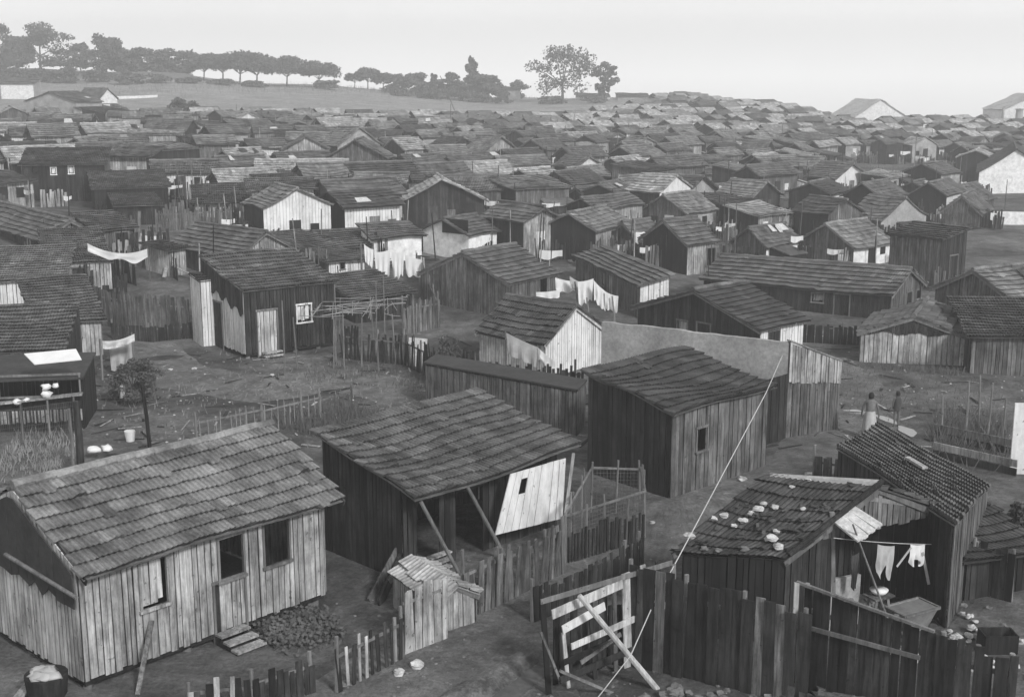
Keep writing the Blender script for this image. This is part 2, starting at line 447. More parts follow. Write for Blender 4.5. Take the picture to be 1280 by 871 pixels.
        fr.board(pp(t0-.03, z0 if kd != 'door' else z0, o_), pp(t0-.03, z1, o_), .07, .05, up=n)
        fr.board(pp(t1+.03, z0, o_), pp(t1+.03, z1, o_), .07, .05, up=n)
        fr.board(pp(t0-.07, z1+.04, o_), pp(t1+.07, z1+.04, o_), .07, .05, up=n.cross(dd))
        nm = 'door' if kd in ('door', 'halfdoor') else 'window'
        if kd in ('door',):
            m = MB(); planks(m, pp(t0, z0, -.02), pp(t1, z0, -.02), lambda t: z0+.03, lambda t: z1-.01, n, .16, (), rr=rr, rough=.004)
            d_ = m.build('door', mat or rr.choice(['wood_grey', 'wood_tarred', 'wood_dark', 'wood_worn']), T)
            fr.build('frame', 'beam', d_)
            if lod == 0:
                hd = MB(); hd.board(pp(t1-.12, (z0+z1)/2, .03), pp(t1-.12, (z0+z1)/2+.12, .03), .03, .04); hd.build('handle', 'metal_dull', d_)
        else:
            fr.board(pp(t0-.08, z0-.03, .05), pp(t1+.08, z0-.03, .05), .06, .1, up=n.cross(dd))
            w_ = fr.build('window', 'beam' if mat is None else mat, T)
            if kd == 'shutter':
                m = MB(); planks(m, pp(t0+.04, z0, -.05), pp(t1-.04, z0, -.05), lambda t: z0+.08, lambda t: z1-.04, n, .2, (), rr=rr, rough=.004)
                m.build('shutter', mat or 'wood_worn', w_)
    # roof
    f0 = ov if ovf is None else ovf
    rb = MB(); sd = rr.randrange(9999)
    up = Vector((0, 0, .03))
    def slope(c0, c1, c2, c3, k):
        roof_slope(rb, W2(*c0), W2(*c1), W2(*c2), W2(*c3), lod, sd+k, sag=sag if lod < 2 else .12)
    def W2(la, lb, side_=0):
        # extrapolated plane heights in overhangs
        p = O+av*la+bv*lb
        if ridge == 'b':
            z = O.z+h+rise*(la/(A/2) if side_ == 0 else (A-la)/(A/2))
        elif ridge == 'a': z = O.z+h+rise*(lb/(B/2) if side_ == 0 else (B-lb)/(B/2))
        elif ridge == 'sa': z = O.z+h+rise*la/A
        elif ridge == 'na': z = O.z+h-rise*la/A
        else: z = O.z+h+rise*lb/B
        return Vector((p.x, p.y, z))+up
    if ridge == 'b':
        slope((-f0, -ovn, 0), (-f0, B+ov, 0), (A/2, -ovn, 0), (A/2, B+ov, 0), 0)
        slope((A+ov, -ovn, 1), (A+ov, B+ov, 1), (A/2, -ovn, 1), (A/2, B+ov, 1), 1); rl = [(A/2, -ovn), (A/2, B+ov)]
    elif ridge == 'a':
        slope((-ov, -f0, 0), (A+ov, -f0, 0), (-ov, B/2, 0), (A+ov, B/2, 0), 0)
        slope((-ov, B+ov, 1), (A+ov, B+ov, 1), (-ov, B/2, 1), (A+ov, B/2, 1), 1); rl = [(-ov, B/2), (A+ov, B/2)]
    elif ridge == 'sa': slope((-f0, -ovn), (-f0, B+ov), (A+ov, -ovn), (A+ov, B+ov), 0); rl = None
    elif ridge == 'na': slope((A+ov, -ov), (A+ov, B+ov), (-f0, -ov), (-f0, B+ov), 0); rl = None
    else: slope((-ov, -f0), (A+ov, -f0), (-ov, B+ov), (A+ov, B+ov), 0); rl = None
    if flat: rb = MB(); 
    if flat:
        q = [W2(-f0, -ov), W2(-f0, B+ov), W2(A+ov, B+ov), W2(A+ov, -ov)]
        rb.hexa(q, [p+Vector((0, 0, .06)) for p in q]); R_ = rb.build('roof', flat, T)
    else: R_ = rb.build('roof', roof, T)
    if rl and ridgecap:
        rc = MB(); a_, b_ = W2(*rl[0]), W2(*rl[1]); L_ = (b_-a_).length; n_ = max(2, int(L_/.42))
        for i in range(n_):
            e = Vector((0, 0, rr.uniform(-.015, .02)+.02)); p = a_.lerp(b_, i/n_)+e; q = a_.lerp(b_, (i+1.06)/n_)+e+Vector((0, 0, .02))
            rc.tube([p, q], [.11, .095], 7)
        rc.build('ridge_tiles', roof if roof != 'clay_dark' else 'clay_mid', R_)
    if lod < 2 and ridge in ('a', 'b') and barge is not False:
        for sgn in ((0,) if lod else (0, 1)):
            for s_ in (0, 1):
                bb = MB()
                if ridge == 'b': lb_ = -ovn+.04 if sgn == 0 else B+ov-.04; e = W2(-f0 if s_ == 0 else A+ov, lb_, s_); r_ = W2(A/2, lb_, s_)
                else: la_ = -ov+.04 if sgn == 0 else A+ov-.04; e = W2(la_, -f0 if s_ == 0 else B+ov, s_); r_ = W2(la_, B/2, s_)
                e = e-Vector((0, 0, .12)); r_ = r_-Vector((0, 0, .12))
                bb.board(e, r_, .12, .03); bb.build('barge_board', barge or 'beam', T)
    if lod >= 1 and A*B > 8:
        k = rr.random()
        if k < .3 and lod == 2:   # lean-to against the right-hand end or the front
            s_, dp, hh = rr.uniform(1.4, A*.8), rr.uniform(1.0, 1.9), min(h-.2, rr.uniform(1.4, 2.0)); lm = MB(); u = rr.randrange(99)
            if rr.random() < .5: o_, e1, e2 = O+bv*B, bv, av
            else: o_, e1, e2 = O+bv*(B-s_)*rr.random(), nB, bv
            c = [o_, o_+e1*dp, o_+e1*dp+e2*s_, o_+e2*s_]; zz = O.z; lo_ = hh-.35
            q = lambda p, z: Vector((p.x, p.y, zz+z))
            for i, (za, zb2) in enumerate(((hh, lo_), (lo_, lo_), (lo_, hh))):
                a_, b_ = c[i], c[i+1]; dd = (b_-a_).length; lm.poly([q(a_, -.4), q(b_, -.4), q(b_, zb2), q(a_, za)], [(u, 0), (u+dd/.2, 0), (u+dd/.2, 2), (u, 2)])
            L_ = lm.build('lean_to', rr.choice([wl, wr, 'wood_dark', 'wood_worn']), T); x_ = .15; rm = MB()
            f = [c[0]-e2*x_, c[1]-e2*x_+e1*x_, c[2]+e2*x_+e1*x_, c[3]+e2*x_]; zs = [hh+.05, lo_, lo_, hh+.05]
            rm.hexa([q(p, z+.02) for p, z in zip(f, zs)], [q(p, z+.08) for p, z in zip(f, zs)]); rm.build('lean_to_roof', rr.choice(['clay_dark', 'clay_light', 'sheet_pale', 'tar_felt', 'clay_mid']), L_)
        if rr.random() < (.3 if lod == 2 else .5) and rl is not None and ridge == 'b':
            pm = MB()
            for _ in range(rr.choice([1, 1, 1, 3])):
                la, lb = rr.uniform(.05, .3)*A, rr.uniform(.1, .8)*B; da, db = rr.uniform(.3, .8), rr.uniform(.3, 1.0); la1, lb1 = min(la+da, A*.46), min(lb+db, B)
                cs_ = [W2(la, lb), W2(la, lb1), W2(la1, lb1-.1), W2(la1, lb+.08)]; pm.hexa([p_+Vector((0, 0, .09)) for p_ in cs_], [p_+Vector((0, 0, .12)) for p_ in cs_])
            pm.build('roof_patch', rr.choice(['sheet_pale', 'tar_felt', 'wood_worn', 'sheet_pale']), R_)
    return dict(T=T, O=O, av=av, bv=bv, A=A, B=B, h=h, W=W, W2=W2, face_px=face_px, nA=nA, nB=nB, top=top, roof=R_, rr=rr)

def fitO(eN, eR, h0, depth, dz, ovf, ovn, ovr, gable=False):
    """place a hut from its measured roof: near eave corner, far eave corner, eave height, slope run and rise"""
    E, R_ = P(*eN, h0), P(*eR, h0); b = R_-E; L = b.length; b.normalize(); a = Vector((-b.y, b.x, 0)); sl = dz/depth
    O = E+a*ovf+b*ovn; O.z = Z(O.x, O.y); A = 2*(depth-ovf) if gable else depth-ovf-.1
    return dict(O=O, h=E.z+sl*ovf-O.z-.03, yaw=math.degrees(math.atan2(b.y, b.x)), A=A, B=L-ovn-ovr, rise=sl*(A/2 if gable else A), ovf=ovf, ovn=ovn, ov=ovr)
# ------------------------------------------------------------------ light, sky, air
w = bpy.data.worlds.new('World'); scene.world = w; w.use_nodes = True; nt = w.node_tree
SUN_EL, SUN_AZ = 36, 146          # azimuth clockwise from +Y (view direction): light from right, slightly behind the camera
sky = nd(nt, 'ShaderNodeTexSky', sky_type='NISHITA'); sky.sun_disc = False
sky.sun_elevation = math.radians(SUN_EL); sky.sun_rotation = math.radians(SUN_AZ); sky.dust_density = 6; sky.air_density = 1.2
tcs = nd(nt, 'ShaderNodeTexCoord'); sps = nd(nt, 'ShaderNodeSeparateXYZ'); nt.links.new(tcs.outputs['Generated'], sps.inputs[0])
cbs = nd(nt, 'ShaderNodeCombineXYZ'); nt.links.new(sps.outputs[0], cbs.inputs[0]); nt.links.new(sps.outputs[1], cbs.inputs[1])
nt.links.new(math_n(nt, 'MAXIMUM', sps.outputs[2], .03), cbs.inputs[2]); nt.links.new(cbs.outputs[0], sky.inputs[0])   # the veil reaches below eye level behind the ridge
bw = nd(nt, 'ShaderNodeRGBToBW'); nt.links.new(sky.outputs[0], bw.inputs[0])
# an overcast veil evens the sky out
vm = math_n(nt, 'POWER', bw.outputs[0], .1); hz_ = math_n(nt, 'POWER', math_n(nt, 'SUBTRACT', 1.0, math_n(nt, 'MINIMUM', math_n(nt, 'ABSOLUTE', sps.outputs[2]), 1.0)), 7.0)
vm = math_n(nt, 'MULTIPLY', vm, math_n(nt, 'ADD', 1.65, math_n(nt, 'MULTIPLY', hz_, 3.1)))   # a misty sky brightens towards the horizon
cl = nz(nt, tcs.outputs['Generated'], 2.2, 5, .6); vm = math_n(nt, 'MULTIPLY', vm, maprange(nt, cl, .3, .7, .94, 1.05))
nt.links.new(vm, nt.nodes['Background'].inputs[0]); nt.nodes['Background'].inputs[1].default_value = .15
sun = bpy.data.lights.new('sun', 'SUN'); sun.energy = 1.5; sun.angle = math.radians(10)
so = bpy.data.objects.new('sun', sun); COL.objects.link(so)
el, az = math.radians(SUN_EL), math.radians(SUN_AZ)
sd = Vector((math.sin(az)*math.cos(el), math.cos(az)*math.cos(el), math.sin(el)))
so.rotation_euler = sd.to_track_quat('Z', 'Y').to_euler()
scene.cycles.volume_bounces = 3
vs = scene.view_settings; vs.view_transform = 'Standard'; vs.look = 'None'; vs.exposure = EXPO; vs.gamma = 1
def haze():
    mb = MB(); x, y0, y1, z0, z1 = 468, -468, 468, min(-3, min(Z(u*d, d) for d in (330, 400, 462) for u in (-.4, -.2, 0, .2, .3, .4, 1)))-3, 30
    mb.hexa([(-x, y0, z0), (x, y0, z0), (x, y1, z0), (-x, y1, z0)], [(-x, y0, z1), (x, y0, z1), (x, y1, z1), (-x, y1, z1)])
    m = bpy.data.materials.new('haze'); m.use_nodes = True; n = m.node_tree; n.nodes.remove(n.nodes['Principled BSDF'])
    v = nd(n, 'ShaderNodeVolumePrincipled'); v.inputs['Color'].default_value = g(1.0); v.inputs['Density'].default_value = HAZE
    v.inputs['Anisotropy'].default_value = .35
    n.links.new(v.outputs[0], n.nodes['Material Output'].inputs['Volume']); MATS['haze'] = m
    tag(mb.build('haze', 'haze'), kind='stuff')
if HAZE > 0: haze()
# ------------------------------------------------------------------ ground sheet
def interp_(tab, x):
    for a, b in zip(tab, tab[1:]):
        if x <= b[0]: return a[1]+(b[1]-a[1])*max(0, (x-a[0]))/(b[0]-a[0])
    return tab[-1][1]
def make_ground():
    ds = [0.0]; d = 3.0
    while d < 445: ds.append(d); d *= 1.028
    ds.append(462)
    angs = sorted(set([round(-180+a*12, 1) for a in range(31)]+[round(-48+a*.7, 2) for a in range(138)]))
    verts = []; faces = []
    for dd in ds:
        for a in angs:
            t = math.radians(a); x, y = dd*math.sin(t), dd*math.cos(t); verts.append((x, y, Z(x, y) if y > 0 else Z(x*.2, 20)))
    n = len(angs)
    for i in range(len(ds)-1):
        for k in range(n-1): faces.append((i*n+k, i*n+k+1, (i+1)*n+k+1, (i+1)*n+k))
    me = bpy.data.meshes.new('ground'); me.from_pydata(verts, [], faces); me.materials.append(MATS['earth']); me.materials.append(MATS['field_turf'])
    me.polygons.foreach_set('use_smooth', [True]*len(faces)); mi = []
    for f in faces:
        x, y, z = (sum(verts[i][k] for i in f)/4 for k in range(3)); m_ = 0
        if y > 60:
            u = x/y; px = 640+1600*u+6*math.sin(y*.7); 
            if y > interp_([(-.5, 205), (-.2, 215), (-.12, 232), (.0, 228), (.09, 255), (.12, 600), (2, 600)], u)+5*math.sin(x*.3): m_ = 1
            if 104 < y < 148 and 1035 < px < 1200+20*math.sin(y): m_ = 1
        mi.append(m_)
    me.polygons.foreach_set('material_index', mi)
    o = bpy.data.objects.new('ground', me); COL.objects.link(o); o['_w'] = (0, 0, 0); tag(o, kind='structure')
make_ground()
def sheet(name, polypx, mat, off=.012, n=26, kind='structure', crown=0):
    """strip along pixel centreline [(x,y,halfwidth_m)]"""
    pts = [(G(x, y), hw) for x, y, hw in polypx]; out = []
    for i in range(len(pts)-1):
        for k in range(8):
            t = k/8; out.append((pts[i][0].lerp(pts[i+1][0], t), pts[i][1]*(1-t)+pts[i+1][1]*t))
    out.append(pts[-1]); mb = MB(); rows = []
    for i, (p, hw) in enumerate(out):
        d = (out[min(i+1, len(out)-1)][0]-out[max(i-1, 0)][0]); d.z = 0; d.normalize(); s = Vector((d.y, -d.x, 0)); r = []
        for j in range(5):
            f = (j/2-1)*hw*(1+.25*noise.noise(p*.6+Vector((j*3, 0, 0)))); q = p+s*f; r.append(Vector((q.x, q.y, Z(q.x, q.y)+off+crown*(1-(j/2-1)**2))))
        rows.append(r)
    for a, b in zip(rows, rows[1:]):
        for j in range(4): mb.poly([a[j], a[j+1], b[j+1], b[j]])
    return tag(mb.build(name, mat, smooth=True), kind=kind)
sheet('lane', [(470, 905, 2.0), (560, 842, 2.1), (640, 778, 1.7), (770, 722, 1.2), (835, 655, 1.2), (930, 612, 1.1), (1010, 575, 1.2), (1065, 525, 1.6), (1060, 480, 1.4), (1030, 446, 1.0)], 'trodden_earth')
sheet('ditch_shade', [(575, 905, .3), (625, 872, .3), (680, 836, .2)], 'weed', .02)  # flat dark strip that paints in the curved shadow along the ditch
sheet('bank', [(520, 915, .5), (590, 866, .45), (662, 822, .25)], 'trodden_earth', .01, crown=.22)
sheet('path', [(190, 420, .8), (215, 470, 1.6), (330, 490, 1.6), (430, 470, 1.6), (520, 500, 1.4)], 'trodden_earth')
for pts_ in ([(1054, 514, .05), (1070, 514, .16), (1082, 516, .05)], [(1094, 519, .04), (1104, 523, .2), (1113, 527, .18), (1120, 531, .05)], [(1124, 533, .05), (1131, 538, .26), (1137, 542, .22), (1140, 547, .04)]):
    sheet('puddle', pts_, 'water', .03)
# ------------------------------------------------------------------ the huts read off the photograph
H = {}
S = shack
H[1] = S('shack', 'nearest plank hut on stilts with a long neatly tiled roof, steps at its door', 92, 868, 0, 0, 0, ridge='b', **fitO((105, 722), (432, 622), 2.4, 2.6, 1.18, .3, .02, .42, True),
  wl='wood_pale', wr='wood_worn', roof='clay_light', lod=0, gap=.2, wall_w=.14, sag=.05, seed=3, barge='wood_dark',
  ops=[('B', 175, 698, 207, 757, 'shutter', 'wood_worn'), ('B', 268, 724, 305, 800, 'door', 'wood_dark'), ('B', 273, 670, 302, 721, 'open'), ('B', 329, 648, 359, 703, 'open')])
H[2] = S('shack', 'leaning dark hut with an open porch propped on poles and a whitewashed front panel', 500, 741, 0, 0, 0, ridge='sa', **fitO((519, 622), (727, 558), 2.2, 3.6, .82, .6, .12, .3),
  wl='wood_dark', wr='wood_dark', roof='clay_mid', lod=0, wall_w=.17, sag=.12, seed=5, ops=[('B', 'm', .35, 1.15, .1, 1.75, 'gapopen'), ('B', 'm', 1.7, 2.5, .0, 1.7, 'gapopen')])
H[3] = S('shack', 'tall weathered plank hut with one small dark window facing the lane', 848, 625, 0, 0, 0, ridge='sa', **fitO((843, 517), (972, 483), 2.5, 3.45, .66, .2, .1, .2),
  wl='wood_dark', wr='wood_grey', roof='clay_dark', lod=0, wall_w=.19, sag=.14, seed=8,
  ops=[('B', 870, 535, 882, 562, 'open')])
H[4] = S('shed', 'low flat roofed plank shed behind the propped up hut', 720, 545, 489, 690, 726, 75, 'na', rise=.05, wl='wood_grey', wr='wood_grey', lod=0, A=6.6, B=1.3, aang=141, flat='tar_felt', ov=.08, seed=9, auto=False, cat='shed', sag=0)
H[5] = S('shack', 'small gabled hut with pale boarded gable and dark ribbed tiles beside the plaster wall', 681, 474, 427, 600, 752, 50, 'a', rise=1.15,
  wl='wood_pale', wr='limewash', roof='clay_dark', lod=0, ov=.15, wall_w=.13, seed=10, auto=False, barge='wood_pale')
H[6] = S('shack', 'wide gabled plank hut behind the washing, its blank grey gable facing the yard', 637, 408, 0, 0, 0, ridge='b', **fitO((637, 356), (703, 343), 1.75, 3.0, 1.3, .15, .1, .2, True), wl='wood_grey', wr='wood_grey', roof='clay_mid', lod=1, seed=11, auto=False, ops=[('B', 'm', 2.4, 3.0, .6, 1.6, 'open')])
H[7] = S('shack', 'long hut running back with a whitewashed end wall and door', 799, 398, 355, 720, 836, 20, 'sb', rise=.35, A=10.5, aang=104, wl='wood_grey', wr='limewash', roof='clay_mid', seed=12)
H[8] = S('shack', 'dark tiled hut wedged between the blank gable and the white-ended hut', 761, 394, 362, 640, 790, 14, 'na', B=3.6, A=9, aang=101, rise=-1.0, roof='clay_mid', seed=13, auto=False, O=None) if False else None
a7 = H[7]
H[9] = S('shack', 'broad gabled hut with patched tiles rising over the plaster wall', 948, 452, 410, 797, 1003, 41, 'b', rise=1.15, wl='wood_dark', wr='limewash', roof='clay_dark', lod=1, seed=14, wall_w=.2)
H[10] = S('shack', 'long low hut with straight rows of ribbed tiles and a pale gable end', 1111, 400, 367, 950, 1152, 52, 'a', rise=.95, A=9.5, aang=150, wl='wood_dark', wr='wood_grey', roof='clay_mid', seed=15, ov=.2)
H[11] = S('shack', 'front-gabled hut with streaked pale boards standing on the open ground', 1074, 452, 414, 1000, 1206, -12, 'a', rise=.7, A=4.5, aang=66, wl='wood_grey', wr='wood_worn', roof='clay_mid', seed=16, auto=False, wall_w=.22, ov=.15)
H[12] = S('shack', 'dark mossy lean-to hut joined to the streaked gabled hut', 1212, 466, 418, 1200, 1320, -10, 'sa', rise=.6, A=5, aang=80, wl='wood_dark', wr='wood_grey', roof='clay_dark', seed=17, auto=False)
H[13] = S('shack', 'gabled plank hut at the right edge with a clean tiled roof', 1265, 424, 376, 1169, 1350, 30, 'b', rise=1.1, wl='wood_grey', wr='wood_grey', roof='clay_light', seed=18, auto=False)
H[14] = S('shack', 'raised hut with a pale front door, white lower walls and a steep single roof', 301, 456, 0, 0, 0, ridge='sa', **fitO((304, 364), (425, 351), 2.9, 4.2, .95, .15, .08, .2), wl='limewash', wr='wood_dark', roof='clay_mid', lod=0, seed=19, gap=.22, wall_w=.14,
  ops=[('B', 322, 388, 346, 446, 'door', 'wood_pale'), ('B', 371, 381, 388, 402, 'shutter', 'limewash'), ('A', 268, 378, 279, 440, 'door', 'wood_dark')])
H[15] = S('shack', 'gabled hut with rows of ribbed tiles just behind the raised hut with the pale door', 296, 355, 318, 214, 367, 50, 'a', rise=1.0, wl='wood_grey', wr='wood_worn', roof='clay_mid', seed=20, auto=False)
H[16] = S('shack', 'small shed of pale upright boards beside the washing yard', 213, 346, 312, 182, 225, 50, 'sa', rise=.2, wl='wood_pale', wr='wood_worn', roof='clay_dark', seed=21, cat='shed')
H[17] = S('shack', 'hut at the left edge with a small dark window in its tiled gable end', 54, 322, 298, -60, 124, 38, 'a', rise=.9, roof='clay_mid', wr='wood_grey', seed=22, auto=False, ops=[('B', 70, 282, 77, 291, 'open')])
H[18] = S('shack', 'tall narrow hut of grey boards joined to the hut with the windowed gable', 124, 326, 287, 96, 168, 38, 'sa', rise=.6, wr='wood_grey', seed=23)
H[19] = S('shack', 'broad roofed hut behind the V-shaped washing line', 60, 366, 331, -60, 140, 22, 'sa', rise=1.0, A=6.5, wr='wood_worn', roof='clay_mid', seed=24, ov=.1)
H[20] = S('shack', 'hut with smooth faded roof and white wall strip at the left edge', -40, 390, 352, -120, 80, 14, 'sa', rise=.9, A=5, wr='limewash', roof='clay_light', seed=25, auto=False)
H[21] = S('shack', 'tiled hut with a bright boarded wall beside the sagging awning', 52, 452, 403, -90, 127, 26, 'sa', rise=.95, A=5.5, wl='wood_pale', wr='wood_pale', roof='clay_mid', lod=1, seed=26, ops=[('B', 'm', 1.2, 1.6, .9, 1.4, 'open')])
H[22] = S('shack', 'hut at the left edge whose tiled roof ends in a pale metal awning', -30, 500, 443, -120, 82, 12, 'sa', rise=.9, A=5, wr='wood_grey', roof='clay_mid', lod=1, seed=27, auto=False, ov=.05)
H[23] = S('shack', 'low dark hut beside the trellis of poles', 444, 404, 372, 398, 514, 34, 'sa', rise=.5, roof='clay_mid', seed=28, auto=False, wr='wood_dark')
H[24] = S('shack', 'sloping roofed hut with short whitewashed wall and tiny window, left of the hanging sheets', 411, 348, 328, 366, 456, 40, 'sa', rise=.9, A=7, wl='wood_grey', wr='limewash', roof='clay_mid', seed=29, auto=False, ops=[('B', 425, 328, 430, 336, 'open')])
H[25] = S('shack', 'flat looking roof behind the hut with the tiny window', 408, 326, 310, 380, 487, 35, 'sa', rise=.6, roof='clay_mid', seed=30)
H[26] = S('shack', 'small hut with ragged white plaster front next to the hanging sheets', 468, 326, 298, 452, 527, 30, 'sa', rise=.6, wl='plaster_white', wr='plaster_white', roof='clay_mid', seed=31, auto=False)
H[27] = S('shack', 'whitewashed hut on posts with a dark upper opening', 586, 328, 292, 529, 621, 52, 'b', rise=.75, wl='plaster_white', wr='plaster_white', roof='clay_mid', seed=32, gap=.3, ops=[('A', 553, 274, 585, 292, 'open')])
H[28] = S('shack', 'gabled hut with white front wall and boarded side left of the plank gable', 704, 312, 297, 643, 757, 46, 'b', rise=1.0, wl='wood_grey', wr='limewash', roof='clay_mid', seed=33)
H[29] = S('shack', 'hut with a plain grey plank gable beside the black-sided hut', 803, 325, 303, 757, 832, 45, 'b', rise=1.1, wl='wood_grey', wr='wood_grey', roof='clay_mid', seed=34)
H[30] = S('shack', 'large hut with a black tarred side wall and pale plank end', 858, 344, 303, 804, 893, 38, 'b', rise=1.1, wl='wood_tarred', wr='wood_worn', roof='clay_mid', seed=35, ops=[('B', 'm', 1.6, 2.3, .4, 1.4, 'open')])
H[31] = S('shack', 'small gabled hut with white front and black doorway left of the wide plank gable', 957, 333, 306, 917, 998, 42, 'b', rise=.9, wl='wood_grey', wr='plaster_white', roof='clay_mid', seed=36)
H[32] = S('shack', 'wide plank gabled hut with clean pale roof and white end wall', 1066, 336, 308, 998, 1113, 42, 'b', rise=1.15, wl='wood_grey', wr='plaster_white', roof='clay_light', seed=37)
H[33] = S('shack', 'tall ramshackle hut with a black doorway above the long tiled hut', 1172, 362, 299, 1112, 1206, 38, 'sb', rise=.4, wl='wood_grey', wr='wood_dark', roof='clay_dark', seed=38)
H[34] = S('shack', 'low hut with open black front among the mid-distance roofs', 1104, 296, 282, 1060, 1145, 35, 'b', wl='wood_tarred', roof='clay_mid', seed=39)
H[35] = S('shack', 'small open-fronted hut with a light peaked roof left of the black-fronted hut', 1004, 288, 275, 982, 1031, 48, 'b', wl='wood_tarred', wr='wood_grey', roof='clay_light', seed=40)
H[36] = S('shack', 'hut with pale half-round plank gable', 1045, 270, 258, 1012, 1078, 42, 'b', wl='wood_worn', roof='clay_mid', seed=41)
H[37] = S('shack', 'plank gabled hut just below the white warehouse', 1224, 286, 265, 1177, 1238, 60, 'b', rise=1.2, wl='wood_grey', wr='wood_dark', roof='clay_mid', seed=42)
H[38] = S('shack', 'gabled hut half hidden behind the plank gable below the warehouse', 1215, 264, 251, 1168, 1242, 50, 'b', rise=1.1, wl='wood_dark', roof='clay_mid', seed=43)
H[39] = S('shack', 'hut with a dark gable and long pale wall to its right', 851, 232, 219, 818, 889, 35, 'b', wl='wood_tarred', wr='wood_worn', roof='clay_mid', seed=44, auto=False)
H[40] = S('shack', 'small dark-gabled neighbour of the hut with the long pale wall', 908, 232, 220, 892, 947, 35, 'b', wl='wood_tarred', wr='wood_worn', seed=45)
H[41] = S('shack', 'dark gabled hut with a glaring white wall panel', 890, 258, 245, 858, 941, 35, 'b', wl='wood_tarred', wr='wood_grey', seed=46, ops=[('B', 'm', 2.3, 5, .0, 1.5, 'shutter', 'limewash')])
H[42] = S('shack', 'hut with worn roof right of the glaring white panel', 976, 266, 253, 945, 1019, 36, 'b', wl='wood_dark', seed=47)
H[43] = S('shack', 'gabled hut with grey tiles above the half-round gable', 1042, 258, 247, 1023, 1086, 36, 'b', seed=48)
H[44] = S('shack', 'dark hut with white door panel at the edge of the bare patch', 1107, 264, 252, 1081, 1131, 40, 'b', wl='wood_tarred', wr='limewash', seed=49)
H[45] = S('shack', 'low gabled hut in front of the hut with the worn roof', 941, 286, 275, 913, 973, 36, 'b', seed=50)
H[46] = S('shack', 'big long roofed hut with a black gable and washing hung at its side', 440, 258, 228, 407, 529, 30, 'b', rise=1.2, wl='wood_tarred', wr='wood_grey', roof='clay_dark', seed=51)
H[47] = S('shack', 'hut with grey gable right of the whitewashed hut on posts', 637, 262, 244, 592, 668, 38, 'b', wl='wood_tarred', roof='clay_mid', seed=52)
H[48] = S('shack', 'hut with broad roof and bright white end wall near the centre', 748, 274, 258, 697, 775, 34, 'b', wl='wood_dark', wr='limewash', seed=53)
H[49] = S('shack', 'small upright hut of plain boards below the long black-gabled hut', 528, 278, 252, 507, 545, 35, 'sa', rise=.3, wl='wood_grey', seed=54)
H[50] = S('shack', 'left edge hut with three pale window boards in a dark plank wall', 30, 250, 206, 2, 131, 14, 'sa', rise=.8, A=6, O=None, wl='wood_grey', wr='wood_dark', roof='clay_mid', seed=55, ops=[('B', 40, 208, 48, 216, 'shutter', 'wood_tarred'), ('B', 64, 210, 70, 218, 'shutter', 'plaster_white'), ('B', 86, 208, 92, 217, 'shutter', 'plaster_white')])
H[51] = S('shack', 'hut with a shallow broad roof over a black opening left of the plastered windowed hut', 120, 264, 235, 98, 210, 20, 'sa', rise=.7, A=5, wl='wood_tarred', wr='wood_tarred', seed=56, auto=False)
H[52] = S('shack', 'long smooth roofed hut right of the shallow broad roof', 228, 243, 231, 190, 305, 18, 'sa', rise=.8, A=5, wr='wood_grey', seed=57)
H[53] = S('shack', 'plastered hut with one square window under a dark roof', 244, 270, 254, 232, 334, 12, 'sa', rise=.8, A=4.5, wl='plaster_white', wr='plaster', roof='clay_dark', seed=58, auto=False, ops=[('B', 255, 255, 262, 264, 'open')])
H[54] = S('shack', 'hut with dark door and pale torn boards left of the black-gabled long hut', 350, 272, 238, 318, 396, 30, 'sa', rise=.7, wr='wood_worn', seed=59)
H[55] = S('shack', 'two-level hut with patched low roof in front of the shallow broad roof', 148, 282, 258, 130, 200, 20, 'sa', rise=.6, wr='wood_dark', seed=60)
H[56] = S('shack', 'small dark open barn with a pale peaked outline at the left edge', 6, 190, 184, -8, 59, 4, 'a', rise=1.6, wr='wood_tarred', seed=61, auto=False, cat='barn')
H[57] = S('shack', 'long flat roofed hut with a white strip along its front', 182, 222, 210, 167, 230, 20, 'sa', rise=.7, wr='limewash', seed=62)
H[58] = S('shack', 'hut with black open front and pale boarded end on the left slope', 162, 192, 174, 134, 199, 25, 'sa', rise=.6, wr='wood_tarred', seed=63)
H[59] = S('shack', 'hut with a bright pale porch roof over black openings', 208, 180, 152, 174, 238, 15, 'sa', rise=.8, wl='wood_tarred', wr='wood_grey', roof='clay_light', seed=64)
H[60] = S('shack', 'hut with faded pale sloping roof on the left slope', 290, 180, 164, 256, 330, 14, 'sa', rise=.7, wr='wood_dark', roof='clay_light', seed=65)
H[61] = S('shack', 'small hut with white wall and dark square window on the left slope', 268, 190, 177, 228, 293, 14, 'sa', wr='limewash', rise=.7, seed=66)
H[62] = S('shack', 'square dark hut standing free, third rank below the umbrella pines', 352, 208, 178, 342, 387, 12, 'sa', rise=.5, wr='wood_dark', seed=67)
H[63] = S('house', 'small white gabled house on the upper left slope with a dark doorway', 124, 143, 124, 96, 147, 58, 'a', rise=1.6, wl='plaster', wr='plaster_white', roof='clay_mid', seed=68, auto=False, cat='house', group='masonry houses above the shanties')
H[64] = S('house', 'grey rendered house with a worn gable left of the small white gabled house', 96, 152, 127, 33, 100, 70, 'b', rise=1.3, B=6, wl='plaster', wr='plaster', roof='clay_mid', seed=69, auto=False, cat='house', group='masonry houses above the shanties')
H[65] = S('house', 'low white walled house at the far upper left edge', 2, 124, 105, -15, 42, 4, 'sa', rise=1.0, A=5, wr='plaster_white', wl='plaster', roof='clay_light', seed=70, auto=False, cat='house', group='masonry houses above the shanties')
H[66] = S('shack', 'dark walled hut with broad roof below the white gabled house', 133, 168, 142, 104, 169, 35, 'sa', rise=.5, wl='wood_dark', wr='wood_worn', seed=71)
